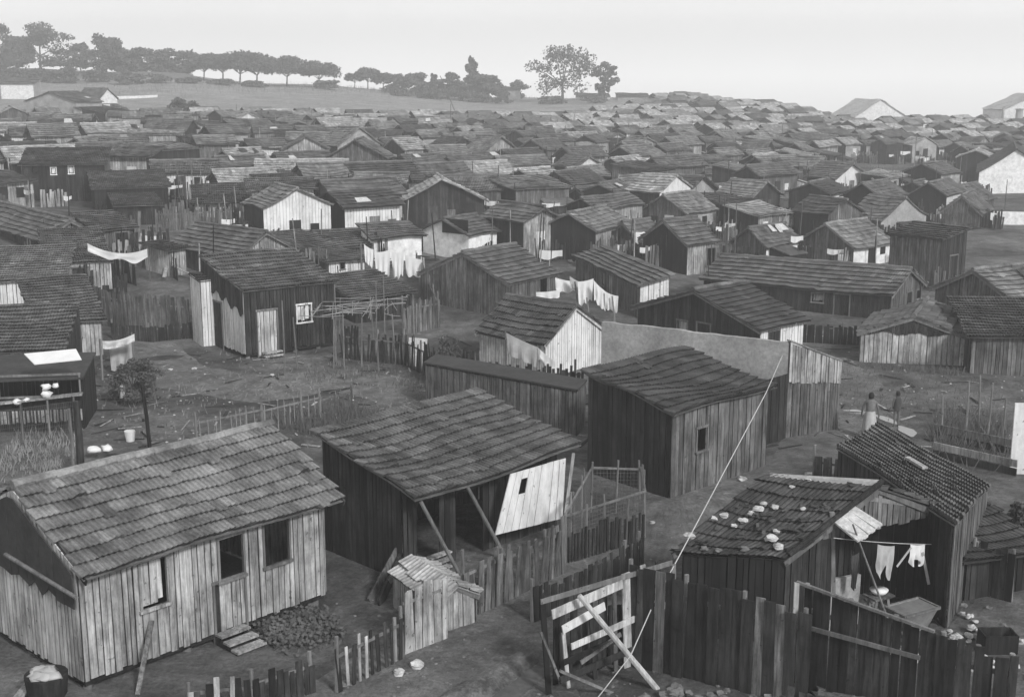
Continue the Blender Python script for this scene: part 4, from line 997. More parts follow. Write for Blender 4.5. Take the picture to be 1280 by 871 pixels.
for i, (a, b, mt) in enumerate((((462, 752), (497, 688), 'wood_grey'), ((474, 757), (503, 692), 'wood_dark'))):
    single('board', mt, ['broad board leaning on the dark hut near its left corner', 'darker board leaning beside the broad one at the dark hut'][i], 'board', 'boards leaning on the dark hut', lambda m: m.board(G(*a), Vector(Pd(b[0], b[1], h2['O'].y+.15)), .04, .22, up=n2))
S('coop', 'little coop of boards roofed with pale ribbed tiles behind the paling', 545, 792, 752, 492, 570, 35, 'a', rise=.3, wl='wood_worn', wr='wood_worn', roof='clay_faded', lod=0, ov=.08, auto=False, group=None, cat='coop', seed=77, ridgecap=False)
fence('low gapped picket fence at the bottom of the picture left of the lane', [(424, 866), (506, 822)], .98, 'wood_dark', ragged=.12, gap=.10, w=.09, mats2='wood_pale', lean=.04)
fence('short panel of tall weathered boards ending the gapped picket fence', [(506, 818), (553, 800)], 1.45, 'wood_worn', w=.17, gap=.01, ragged=.05, posts=False)
fence('dark broken fence along the bottom edge in front of the plank steps', [(236, 905), (318, 893), (392, 866)], .78, 'wood_dark', mats2='wood_worn', ragged=.2, gap=.04)
# planted strip beside the hut
def weeds(label, px0, py0, px1, py1, n, hgt, mat='weed', seed=0, name='weeds', kind='stuff', spread=.5, leafy=False, poly=None, group=None):
    rr = random.Random(seed); a, b = G(px0, py0), G(px1, py1); d = b-a; s = Vector((-d.y, d.x, 0)).normalized(); mb = MB()
    for _ in range(n):
        c = a+d*rr.random()+s*rr.gauss(0, spread); z = Z(c.x, c.y); h = hgt*rr.uniform(.3, 1.1)
        if leafy:
            for k in range(4):
                q = Vector((c.x+rr.gauss(0, .08), c.y+rr.gauss(0, .08), z+h*rr.random())); u = Vector((rr.gauss(0, 1), rr.gauss(0, 1), rr.gauss(0, .6))).normalized()*.05; v = u.orthogonal().normalized()*.035; mb.poly([q-u, q-v, q+u, q+v])
        else:
            l = Vector((rr.gauss(0, .3)*h, rr.gauss(0, .3)*h, h)); w_ = Vector((.012+.01*h, 0, 0)); p = Vector((c.x, c.y, z-.02))
            mb.poly([p-w_, p+w_, p+l*.6+w_*.6, p+l, p+l*.6-w_*.6])
    return tag(mb.build(name, mat), label, 'plants', group, kind)
weeds('dark planted strip along the wall of the nearest hut', 335, 800, 415, 782, 900, .3, 'leaf', 1, 'garden_plants', leafy=True, spread=.35)
weeds('weeds behind the leaning dark hut', 372, 542, 468, 520, 700, .55, 'weed', 2, spread=.8)
weeds('dry weeds in the vegetable patch by the right edge', 1165, 545, 1262, 552, 900, .7, 'weed', 3, spread=1.3)
weeds('scattered weeds along the dark brushwood fence', 500, 478, 715, 505, 500, .35, 'weed', 4, spread=.5)
weeds('grass tufts of the wire-fenced plot', 0, 570, 90, 565, 700, .3, 'twig', 5, spread=1.6)
weeds('grass tufts under the trellis', 380, 470, 500, 462, 260, .3, 'weed', 6, spread=1.0)
weeds('tufts along the foot of the streaked hut', 1075, 458, 1205, 468, 260, .35, 'weed', 8, spread=.3)
weeds('tufts by the puddle', 1010, 480, 1160, 505, 260, .2, 'weed', 9, spread=1.8)
# --- wire pen and fences between huts 2 and 3
T = thing('chicken_pen', G(706, 706), 'wire-netted chicken pen with crooked posts between the two dark huts', 'pen')
pen = [G(706, 704), G(806, 672), G(800, 640), G(738, 640)]; rr_ = random.Random(3)
for a, b in zip(pen, pen[1:]+pen[:1]):
    L = (b-a).length; k_ = int(L/.9)+1
    for k in range(k_):
        p = a.lerp(b, k/k_); m = MB(); m.tube([p-UPV*.2, p+UPV*1.4*rr_.uniform(.85, 1.15)+Vector((rr_.uniform(-.08, .08), 0, 0))], [.04, .03], 6); m.build('post', 'beam', T)
    m = MB(); m.board(a+UPV*1.2, b+UPV*1.25, .05, .04); m.build('rail', 'beam', T)
m = MB()
for a, b in zip(pen, pen[1:]+pen[:1]):
    L = (b-a).length
    for k in range(int(L/.09)): p = a.lerp(b, k*.09/L); m.tube([p, p+UPV*1.25], .006, 3, False)
    for k in range(13): m.tube([a+UPV*k*.1, b+UPV*k*.1], .006, 3, False)
m.build('netting', 'wire', T)
m = MB(); rq = random.Random(8); a, b = pen[0], pen[1]; d_ = (b-a).normalized()
planks(m, a-Vector((0, .05, 0)), b-Vector((0, .05, 0)), lambda t: -.03, lambda t: .75, VPlane(a, b).n, .12, rr=rq, ragged=.15, gapf=.05); m.build('boards', 'wood_dark', T)
fence('dark picket fence dropping from the chicken pen to the lane', [(668, 778), (735, 752), (802, 712)], .85, 'wood_dark', ragged=.12, gap=.02)
# --- makeshift gate with boards, foreground centre
ga, gb = G(690, 866), G(842, 812); gp = VPlane(ga, gb); T = thing('board_gate', ga, 'makeshift gate of pale horizontal boards and loose uprights beside the lane', 'gate')
for (x0, y0, x1, y1, ww, mt) in ((676, 752, 840, 703, .10, 'beam'), (690, 768, 778, 729, .19, 'wood_pale'), (703, 787, 756, 757, .17, 'limewash'), (714, 808, 832, 756, .13, 'wood_pale'), (726, 828, 776, 792, .09, 'beam'), (704, 828, 770, 800, .12, 'wood_dark'), (700, 850, 800, 808, .14, 'wood_dark')):
    m = MB(); m.board(gp(x0, y0, .05), gp(x1, y1, .05), ww, .03, up=UPV); m.build('rail', mt, T)
for (x0, y0, x1, y1, ww, mt) in ((678, 750, 686, 868, .12, 'wood_tarred'), (767, 722, 770, 842, .1, 'wood_grey'), (782, 716, 785, 845, .2, 'wood_worn'), (803, 706, 806, 822, .14, 'wood_worn'), (704, 790, 712, 872, .08, 'wood_pale'), (676, 790, 700, 850, .05, 'beam'), (738, 760, 745, 860, .1, 'wood_dark'), (822, 700, 826, 818, .12, 'wood_dark'), (842, 705, 842, 812, .1, 'beam')):
    m = MB(); m.board(gp(x1, y1), gp(x0, y0), ww, .03, up=gp.n.cross(UPV)); m.build('upright', mt, T)
m = MB(); planks(m, gp.p0+gp.d*.2-gp.n*.25, gp.p0+gp.d*gp.L-gp.n*.25, lambda t: 0, lambda t: 1.35, gp.n, .13, rr=random.Random(9), ragged=.15); m.build('backing_boards', 'wood_dark', T)
dp0, dp1 = gp(724, 744, .25), gp(832, 874, 1.1)
single('pole', 'beam_pale', 'stout pale pole propped diagonally across the board gate', 'pole', None, lambda m: m.tube([dp1, dp0], [.065, .05], 8))
single('lath', 'beam', 'thin lath lying low in front of the board gate', 'lath', None, lambda m: m.board(gp(700, 838, .5), gp(800, 880, .7), .05, .05))
# --- tall plank fences bottom right
def pxfence(label, gpts, tops, w, mat, mats2=None, seed=1, name='fence', ragged=.05, top=None, rough=.05, lean=.03):
    rr = random.Random(seed); a, b = G(*gpts[0]), G(*gpts[1]); pl_ = VPlane(a, b); T = thing(name, a, label, 'fence', 'fences between the yards')
    z0 = pl_(*tops[0]).z; z1 = pl_(*tops[1]).z; m, m2 = MB(), MB(); t = 0
    while t < pl_.L:
        ww = w*rr.uniform(.7, 1.3); c = a+pl_.d*(t+ww/2)+pl_.n*rr.uniform(0, rough); f = t/pl_.L; z = (z0*(1-f)+z1*f)*(1+rr.uniform(-ragged, ragged)); tg = m2 if mats2 and rr.random() < .13 else m
        tg.board(Vector((c.x, c.y, Z(c.x, c.y)-.1)), Vector((c.x, c.y, z))+pl_.d*rr.uniform(-lean, lean)+pl_.n*rr.uniform(-lean, lean), .025, ww, up=pl_.n); t += ww+.008
    m.build('boards', mat, T)
    if len(m2.f) > 12: m2.build('boards', mats2, T, label='paler boards')
    r_ = MB(); r_.board(a+UPV*z0*.8-pl_.n*.05, b+UPV*z1*.8-pl_.n*.05, .08, .05); r_.build('rail', 'beam', T)
    for k in range(4):
        c = a.lerp(b, k/3)-pl_.n*.08; s = MB(); zz = (z0*(1-k/3)+z1*k/3)*1.03; s.tube([(c.x, c.y, -.2), (c.x, c.y, zz)], [.06, .05], 6); s.build('post', 'beam', T)
    return T, pl_
T, pf = pxfence('tall dark fence of wide leaning boards in the bottom foreground', [(784, 830), (1000, 880)], [(787, 704), (1000, 764)], .2, 'wood_dark', 'wood_grey', 3, ragged=.035, rough=.07, lean=.05)
T, pf2 = pxfence('long low-lying plank screen with a pale top rail at the bottom right', [(1000, 872), (1168, 925)], [(1000, 733), (1166, 792)], .17, 'wood_dark', None, 4, ragged=.01, rough=.01)
m = MB(); m.board(pf2(996, 727, .06), pf2(1168, 789, .06), .05, .06); m.build('top_rail', 'beam', T)
m = MB(); m.board(pf2(1010, 784, .06), pf2(1150, 822, .06), .08, .04); m.build('mid_rail', 'beam', T)
m = MB(); m.board(pf2(996, 728, .1), pf2(990, 850, .1), .09, .06); m.build('end_post', 'beam_pale', T)
T, pf3 = pxfence('short dark plank screen continuing to the right edge of the picture', [(1172, 925), (1300, 935)], [(1168, 800), (1300, 832)], .17, 'wood_dark', 'wood_grey', 5, ragged=.06)
def heap(name, label, px, py, n, r, mat, seed, w=.5, cat='heap', boards=False, h=.3):
    p = G(px, py); rr = random.Random(seed); mb = MB()
    for _ in range(n):
        a = rr.uniform(0, 6.28); q = rr.random()**.6*w; c = (p.x+q*math.cos(a), p.y+q*math.sin(a), p.z+(1-q/w)*h*rr.random()+.03)
        if boards: v = Vector((rr.gauss(0, 1), rr.gauss(0, 1), rr.gauss(0, .15))).normalized()*r; mb.board(Vector(c)-v, Vector(c)+v, .03, .14)
        else: stone_mb(mb, c, r*rr.uniform(.5, 1.2), rr.random())
    return tag(mb.build(name, mat), label, cat, None, 'stuff')
heap('broken_tiles', 'heap of broken tiles and boards before the plank screen', 1045, 905, 70, .25, 'wood_grey', 3, 1.5, boards=True, h=.6)
heap('rubble', 'rubble at the bottom centre in front of the tall dark fence', 880, 898, 60, .12, 'stone_dark', 4, 1.3)
heap('rubble', 'pale rubble lying between the screen and the right edge', 1185, 800, 60, .1, 'stone', 5, 1.6, h=.2)
heap('rubble', 'bricks and scraps on the ground beyond the plank screen', 1150, 775, 70, .08, 'stone_dark', 6, 1.8, h=.1)
# --- stone-weighted hut with open gable
zE = 1.9; e0, e1, e2 = P(972, 700, zE), P(832, 690, zE), P(1196, 648, zE)
bb, aa = e2-e0, e1-e0
Lw = S('shack', 'low hut with stone-weighted mossy tiles and an open gable hung with washing', 0, 0, 0, 0, 0, math.degrees(math.atan2(bb.y, bb.x)), 'a', O=Vector((e0.x, e0.y, 0))+bb.normalized()*.2, h=zE+.06,
   A=aa.length-.2, B=bb.length-.4, aang=math.degrees(math.atan2(aa.y, aa.x)), rise=1.1, wl='wood_tarred', wr='wood_dark', roof='clay_dark', lod=0, ov=.14, skipB=True, auto=False, seed=81, sag=.14, ridgecap=False)
T = Lw['T']; O_, b_, a_, n_ = Lw['O'], Lw['bv'], Lw['av'], Lw['nB']; zt = Lw['h']; gpl = VPlane(O_, O_+b_)
m = MB(); m.board(gpl(1072, 621), gpl(1168, 634), .09, .08); m.build('lintel', 'beam', T)
m = MB(); m.board(gpl(1165, 750), gpl(1164, 630), .11, .1); m.build('post', 'beam_pale', T)
m = MB(); m.board(gpl(1041, 760), gpl(1040, 640), .1, .1); m.build('post', 'beam', T)
m = MB(); planks(m, O_, O_+b_*Lw['B'], lambda t: 2.12, lambda t: Lw['top'](0, t)-.03, n_, .16, rr=random.Random(3)); m.build('gable_boards', 'wood_grey', T)
tL = (gpl(1040, 700)-O_).dot(b_)
m = MB(); planks(m, O_, O_+b_*tL, lambda t: 0, lambda t: 2.13, n_, .16, rr=random.Random(4)); m.build('front_boards', 'wood_dark', T)
tM = (gpl(1076, 700)-O_).dot(b_); m = MB(); p, q = O_+b_*tL+n_*.03, O_+b_*tM+n_*.03; m.hexa([p, q, q-n_*.08, p-n_*.08], [p+UPV*1.2, q+UPV*1.15, q+UPV*1.15-n_*.08, p+UPV*1.2-n_*.08]); m.build('plaster_panel', 'plaster', T)
tR = (gpl(1168, 700)-O_).dot(b_); m = MB(); planks(m, O_+b_*tR, O_+b_*Lw['B'], lambda t: 0, lambda t: 2.13, n_, .14, rr=random.Random(6)); m.build('front_boards', 'wood_grey', T)
m = MB(); m.tube([Lw['W2'](-.16, -.12)+UPV*.08, Lw['W2'](-.16, Lw['B']/2)+UPV*.1], [.055, .06], 8); m.build('verge_log', 'wood_dark', T)
m = MB()
for k in range(7):
    u0, u1 = k/7, (k+1)/7; A_, B_, C_, D_ = gpl(1040, 652, .05), gpl(1068, 634, .05), gpl(1103, 655, .75), gpl(1072, 678, .75)
    j = .06*((k*37) % 5)/5
    m.hexa([A_.lerp(B_, u0), A_.lerp(B_, u1), D_.lerp(C_, u1)-UPV*j, D_.lerp(C_, u0)-UPV*j], [A_.lerp(B_, u0)+UPV*.04, A_.lerp(B_, u1)+UPV*.04, D_.lerp(C_, u1)+UPV*(.04-j), D_.lerp(C_, u0)+UPV*(.04-j)])
m.build('awning', 'sheet_pale', T, label='pale ragged sheet awning')
m = MB(); m.tube([gpl(1112, 780, .9), gpl(1066, 655, .6)], [.025, .02], 6); m.build('awning_pole', 'beam', T)
cloth('pale garment with a V neck hanging on the right in the open gable', gpl(1138, 680, .35), gpl(1156, 680, .35), .42, 'cloth_white', 3, .02, uneven=.5)
single('hanging_sleeves', 'cloth_grey', 'two long narrow sleeves dangling beside the pale garment', 'laundry', 'washing hung out to dry', lambda m: (m.board(gpl(1139, 684, .36), gpl(1121, 708, .36), .05, .012, up=UPV), m.board(gpl(1153, 690, .36), gpl(1161, 730, .36), .06, .012, up=Vector((1, 0, 0)))))
cloth('greyish garment hanging on the left in the open gable', gpl(1097, 680, .35), gpl(1118, 682, .35), .62, 'cloth_grey', 4, .02, uneven=.5)
cloth('dark trousers hanging beside the awning pole', gpl(1064, 694, .3), gpl(1074, 690, .3), .75, 'cloth_dark', 5, .02)
line('washing line strung across the open gable', [gpl(1042, 672, .35), gpl(1164, 680, .35)], .008, sag=.03)
p = O_+b_*((gpl(1110, 745)-O_).dot(b_))+n_*.7; p.z = Z(p.x, p.y); T2 = thing('wash_trough', p, 'grey tapering trough standing under the washing', 'trough')
m = MB(); d_ = b_; m.hexa([p-d_*.3-n_*.15, p+d_*.3-n_*.15, p+d_*.3+n_*.15, p-d_*.3+n_*.15], [p-d_*.48-n_*.28+UPV*.5, p+d_*.48-n_*.28+UPV*.5, p+d_*.48+n_*.28+UPV*.5, p-d_*.48+n_*.28+UPV*.5]); m.build('trough_body', 'metal_dull', T2)
m = MB(); c8 = [p-d_*.5-n_*.3+UPV*.5, p+d_*.5-n_*.3+UPV*.5, p+d_*.5+n_*.3+UPV*.5, p-d_*.5+n_*.3+UPV*.5]
for i in range(4): m.board(c8[i], c8[(i+1) % 4], .05, .05)
m.build('rim', 'beam', T2)
p = O_+b_*((gpl(1085, 745)-O_).dot(b_))+n_*.3; p.z = Z(p.x, p.y); T2 = thing('wash_stand', p, 'small stand holding a white enamel basin in the open gable', 'stand')
for sx in (-.2, .2):
    for sy in (-.15, .15): m = MB(); m.board(p+b_*sx*1.2+n_*sy, p+b_*sx*.8+n_*sy*.7+UPV*.72, .05, .05); m.build('leg', 'beam', T2)
m = MB(); m.board(p-b_*.28+UPV*.73, p+b_*.28+UPV*.73, .04, .4); m.build('top', 'wood_grey', T2)
single('basin', 'enamel_white', 'white enamel basin on the small stand', 'basin', None, lambda m: m.tube([p+UPV*.76, p+UPV*.80, p+UPV*.87], [.1, .16, .2], 16), True)
# stones weighting the roof
ST = [(862, 674, .16), (893, 652, .13), (906, 648, .15), (948, 640, .16), (955, 634, .13), (938, 645, .1), (968, 638, .13), (928, 655, .14), (917, 661, .1), (963, 677, .2), (972, 687, .17), (845, 689, .14), (898, 692, .12), (930, 691, .14), (990, 612, .13), (1010, 603, .12), (970, 668, .12), (1003, 640, .09), (880, 690, .12)]
sl = {0: (Lw['W2'](0, 0), Lw['W2'](Lw['A'], 0), Lw['W2'](0, Lw['B']/2))}
q0, q1, q2 = sl[0]; qn = (q1-q0).cross(q2-q0).normalized()
wh = 'left stones on the low mossy roof'
for i, (x, y, r) in enumerate(ST):
    rv = ray(x, y); c = Vector((0, 0, CAM_H)); t = (q0-c).dot(qn)/rv.dot(qn); p = c+rv*t+UPV*.08
    m = MB(); stone_mb(m, p, r*.75, i, .5); tag(m.build('stone', 'stone' if i not in (11, 12, 13, 18) else 'stone_dark', smooth=False), 'pale or mossy stone weighing down the tiles of the low foreground roof', 'stone', 'stones weighting the low foreground roof')
m = MB(); r0, r1 = Lw['W2'](-.1, Lw['B']/2), Lw['W2'](Lw['A']+.1, Lw['B']/2)
m.board(r0+UPV*.05, r1+UPV*.05, .09, .17)
m.build('ridge_mortar', 'plaster', Lw['roof'])
m = MB(); rq = random.Random(9)
for k in range(46):
    la, lb = rq.uniform(0, Lw['A']), rq.uniform(0, Lw['B']/2); p = Lw['W2'](la, lb)+UPV*.09; t = rq.gauss(1.0, .5); v = (a_*math.cos(t)+b_*math.sin(t))*rq.uniform(.06, .16)+UPV*rq.uniform(-.01, .03); m.board(p-v, p+v, .02, rq.uniform(.05, .1))
m.build('loose_tiles', 'clay_dark', Lw['roof'])
# hut behind it
k0, k1, k2 = P(1192, 655, 2.3), P(1050, 563, 2.3), P(1234, 606, 1.95)
aa, bb = k1-k0, k2-k0
L2 = S('shack', 'narrow hut of fine ribbed tiles with a pale lath, behind the stone-weighted hut', 0, 0, 0, 0, 0, math.degrees(math.atan2(bb.y, bb.x)), 'sb', O=Vector((k0.x, k0.y, 0)), h=2.35, A=aa.length, B=Vector((bb.x, bb.y, 0)).length, aang=math.degrees(math.atan2(aa.y, aa.x)), rise=-.45,
   wl='wood_dark', wr='wood_grey', roof='clay_mid', lod=0, ov=.12, seed=82, auto=False)
c = L2['W2'](L2['A']*.48, L2['B']*.55)+UPV*.09
single('lath', 'wood_pale', 'short pale board lying on the fine ribbed roof', 'board', None, lambda m: m.board(c-L2['av']*.45, c+L2['av']*.45, .05, .14))
fence('low grey board fence left of the fine ribbed roof', [(1016, 612), (1075, 622), (1110, 640)], 1.1, 'wood_grey', gap=.01, ragged=.04)
# right edge garden
T = fence('weathered fence of low upright boards right of the open gable', [(1178, 752), (1215, 740), (1262, 752)], 1.25, 'wood_dark', gap=.01, ragged=.1)
for i, (x0, y0, x1, y1, mt) in enumerate(((1166, 548, 1268, 570, 'wood_grey'), (1166, 572, 1270, 596, 'wood_worn'))):
    T = thing('bed_edging', G(x0, y0), ['rear plank edging of the vegetable patch at the right', 'front plank edging of the vegetable patch at the right'][i], 'edging', 'plank edging of the vegetable patch')
    a, b = G(x0, y0), G(x1, y1)
    for k in range(2): m = MB(); m.board(a+UPV*(.14+k*.26), b+UPV*(.14+k*.26), .22, .04, up=UPV); m.build('board', mt if k else 'wood_dark', T)
for i, (x, y, yt) in enumerate(((1176, 545, 495), (1206, 548, 478), (1233, 552, 482), (1222, 540, 470), (1190, 532, 505), (1251, 556, 500))):
    pole(x, y, yt, .035, f"{ORD[i]} thin stake from left in the vegetable patch", .03*(i % 3-1), 'beam', 'stake', 'stakes in the vegetable patch')
a = G(1272, 592); single('whitewashed_board', 'limewash', 'bright whitewashed board standing at the right edge of the picture', 'board', None, lambda m: m.board(a+Vector((.25, 0, -.1)), a+Vector((.25, 0, 2.15)), .06, 1.0, up=Vector((0, 1, 0))))
T = thing('crate', G(1246, 812), 'dark open crate on the ground near the right edge', 'crate'); p = G(1246, 812)
for s_, v_ in ((Vector((.33, 0, 0)), 0), (Vector((-.33, 0, 0)), 0), (Vector((0, .22, 0)), 1), (Vector((0, -.22, 0)), 1)):
    m = MB(); e = Vector((0, .22, 0)) if not v_ else Vector((.33, 0, 0)); c = p+s_+UPV*.2; m.board(c-e, c+e, .4, .03, up=UPV); m.build('side', 'wood_dark', T)
S('shed', 'low dark lean-to shed between the open gable and the right edge', 1204, 750, 694, 1186, 1290, 18, 'sa', rise=.5, A=2.2, wl='wood_tarred', wr='wood_dark', roof='clay_dark', lod=1, auto=False, group=None, cat='shed', seed=95, sag=.1)
tree(1268, 0, 628, 50, 'bush', 'dark leafy bush behind the low lean-to at the right edge', ybase=700, seed=6, name='bush', cat='bush', group=None, mat='leaf_pale')
# --- rope across the picture
wend = H[9]['W2'](-.2, H[9]['B']*.75)
tie = dp0.lerp(dp1, .56)+gp.n*.07
line('long pale wire stretched from the diagonal pole up to the patched broad roof', [gp(742, 878, .6), tie, Pd(818, 752, 23.6), Pd(865, 665, 25.0), Pd(958, 490, 31.5), wend], .011, sag=.0, name='wire', cat='wire')
# --- left yards
K = S('kiosk', 'dark open stall with white bundles on its counter at the left edge', -20, 540, 478, -90, 103, 9, 'sa', rise=.25, A=2.6, wl='wood_tarred', wr='wood_tarred', roof='clay_dark', flat='tar_felt', lod=0, ov=.1, auto=False, seed=83, group=None, cat='stall', ridgecap=False, ops=[('B', 0, 470, 99, 494, 'open')], h=None)
kp = VPlane(K['O'], K['O']+K['bv'])
m = MB(); m.board(kp(-10, 505, .15), kp(103, 492, .15), .05, .32); m.build('counter', 'wood_worn', K['T'])
m = MB(); planks(m, kp(-10, 505, .3), kp(103, 492, .3), lambda t: K['O'].z+.35, lambda t: K['O'].z+.75, K['nB'], .12, rr=random.Random(4), gapf=.05); m.build('counter_front', 'wood_worn', K['T'])
m = MB(); A_, B_, C_, D_ = kp(30, 443, .1), kp(95, 437, .1), kp(102, 450, .7), kp(43, 456, .7); m.hexa([A_, B_, C_, D_], [q+UPV*.03 for q in (A_, B_, C_, D_)]); m.build('awning', 'enamel_white', K['T'], label='white sheet-metal awning')
for i, (x, y, r) in enumerate(((57, 484, .16), (70, 482, .12), (58, 493, .2), (22, 502, .15), (34, 500, .13))):
    m = MB(); c = kp(x, y, .2); stone_mb(m, c, r, i+40, .7); tag(m.build('bundle', 'cloth_white', smooth=True), ['left bundle of the upper pair on the dark stall counter', 'small bundle at the right of the upper pair on the stall', 'large bundle at the middle of the stall counter', 'flat white bundle at the left of the stall counter', 'small bundle beside the flat one on the stall'][i], 'bundle', 'white bundles on the dark stall')
pole(101, 588, 503, .11, 'thick dark post in front of the stall corner', 0, 'wood_dark', 'post', None)
pole(92, 590, 512, .05, 'thinner pale post close against the thick dark one', 0, 'beam', 'post', None)
pole(188, 562, 478, .06, 'dark leaning post alone in the yard', -.07, 'wood_dark', 'post', None)
T = thing('wire_fence', G(0, 590), 'sagging wire fence around the grassy plot below the stall', 'fence', 'fences between the yards'); a, b = G(-40, 560), G(95, 540)
for k in range(5): p = a.lerp(b, k/4); m = MB(); m.tube([p-UPV*.2, p+UPV*1.2], [.04, .03], 6); m.build('post', 'beam', T)
m = MB()
for k in range(8): m.tube([a+UPV*k*.15, b+UPV*k*.15], .006, 3, False)
for k in range(60): p = a.lerp(b, k/60); m.tube([p, p+UPV*1.05], .005, 3, False)
m.build('netting', 'wire', T)
p = G(163, 551); T = thing('bucket', p, 'white enamel bucket alone on the bare yard', 'bucket'); m = MB(); m.tube([p, p+UPV*.34], [.13, .18], 16); m.build('bucket_body', 'enamel_white', T)
m = MB(); m.tube([p+Vector((.18*math.cos(t*.31), 0, .34+.12*math.sin(t*.31))) for t in range(11)], .01, 4); m.build('handle', 'wire', T)
heap('rubbish', 'dark rubbish heap with wires above the ridge of the nearest hut', 130, 592, 26, .16, 'stone_dark', 14, .7, boards=True, h=.5)
for i, (x, y, r) in enumerate(((117, 562, .24), (134, 560, .2))):
    m = MB(); c = G(x, y+10)+UPV*.25; stone_mb(m, c, r, i+60, .5); tag(m.build('white_sack', 'cloth_white', smooth=True), ['left white sack lying on the dark rubbish heap', 'right white sack lying on the dark rubbish heap'][i], 'sack', 'white sacks on the rubbish heap')
single('basket', 'wood_tarred', 'black upturned basket beside the rubbish heap', 'basket', None, lambda m: m.tube([G(142, 586), G(142, 586)+UPV*.3, G(142, 586)+UPV*.42], [.42, .36, .2], 14), True)
tree(170, 0, 442, 78, 'bush', 'dark bushy shrub beside the sagging white awning', ybase=503, seed=9, name='shrub', cat='shrub', group=None)
fence('grey plank yard fence left of the raised hut', [(118, 405), (180, 416), (238, 420)], 1.75, 'wood_grey', gap=.01, ragged=.06, posts=False)
fence('low dark fence at the foot of the grey plank yard fence', [(140, 424), (190, 428), (240, 423)], .75, 'wood_dark', gap=.02, ragged=.1)
fence('rough pale post and stick fence crossing the yard in front of the raised hut', [(248, 556), (330, 540), (402, 522)], .95, 'twig', gap=.12, rad=.018, rails=1, ragged=.15, posts=True)
fence('second stick fence closer to the weeds behind the leaning hut', [(402, 522), (440, 512)], .8, 'wood_grey', gap=.1, rad=.02, ragged=.2)
fence('dark brushwood fence dividing the yard from the small gabled hut', [(428, 448), (505, 456), (548, 478), (600, 488)], 1.25, 'wood_dark', gap=.03, ragged=.25, lean=.08, w=.1)
fence('dark close-boarded fence in front of the small gabled hut', [(596, 492), (660, 498), (728, 500)], 1.25, 'wood_dark', gap=.01, ragged=.12)
fence('dark fence behind the long tiled hut corner', [(1003, 428), (1076, 432)], .9, 'wood_tarred', gap=.01, ragged=.08)
fence('ragged fence between the black-gabled long hut and its neighbours', [(395, 285), (450, 292), (505, 296)], 1.3, 'wood_dark', gap=.05, ragged=.2)
fence('fence of sticks before the plastered windowed hut', [(196, 290), (250, 287), (300, 284)], 1.4, 'wood_grey', gap=.05, ragged=.2)
fence('fence of pale sticks beside the torn boards', [(310, 268), (345, 290)], 1.0, 'wood_worn', gap=.06, ragged=.2)
fence('low fence left of the whitewashed hut on posts', [(520, 345), (545, 400)], 1.3, 'wood_grey', gap=.04, ragged=.2)
fence('fence patched with boards below the wide gabled plank hut', [(505, 418), (548, 410)], 1.5, 'wood_grey', gap=.03, ragged=.15)
tree(562, 0, 420, 58, 'bush', 'dark climbing shrub on the brushwood fence', ybase=482, seed=19, name='shrub', cat='shrub', group=None)
a = G(520, 458); single('sheet_of_metal', 'sheet_pale', 'pale sheet standing in the brushwood fence', 'sheet', None, lambda m: m.board(a, a+Vector((.1, .1, 1.15)), .03, .75, up=Vector((0, 1, 0))))
h11 = H[11]; mb = MB(); planks(mb, h11['O']+h11['nB']*.04, h11['O']+h11['nB']*.04+h11['bv']*h11['B'], lambda t: h11['O'].z+h11['h']-.02-.06*math.sin(t*5), lambda t: h11['top'](0, t)-.04, h11['nB'], .2, rr=random.Random(6)); mb.build('gable_boards', 'wood_dark', h11['T'])
# flank of the raised hut: whitewashed side wing
S('shed', 'narrow whitewashed side wing against the raised hut', 254, 433, 350, 238, 262, 36, 'sa', rise=.15, A=.95, B=.5, wl='limewash', wr='limewash', roof='clay_dark', lod=1, auto=False, group=None, cat='shed', seed=90, ov=.08)
h14 = H[14]; mb = MB(); planks(mb, h14['O']+h14['nA']*.05, h14['O']+h14['nA']*.05+h14['av']*h14['A'], lambda t: h14['top'](t, 0)-1.0-.14*math.sin(t*7), lambda t: h14['top'](t, 0)-.05, h14['nA'], .15, rr=random.Random(5), ragged=0)
mb.build('upper_cladding', 'wood_dark', h14['T'])
T = thing('doorstep', G(338, 462), 'rough wooden doorstep below the pale door of the raised hut', 'steps'); c = h14['O']+h14['bv']*((h14['face_px']('B', 335, 430))[0])+h14['nB']*.35
for k in range(2): m = MB(); q = c+h14['nB']*(.2*k); q.z = Z(q.x, q.y)+.24-.12*k; m.board(q-h14['bv']*.45, q+h14['bv']*.45, .05, .2); m.build('tread', 'wood_worn', T)
for s_ in (-.4, .4): m = MB(); q = c+h14['bv']*s_; q.z = Z(q.x, q.y); m.board(q, q+UPV*.24, .1, .1); m.build('leg', 'wood_dark', T)
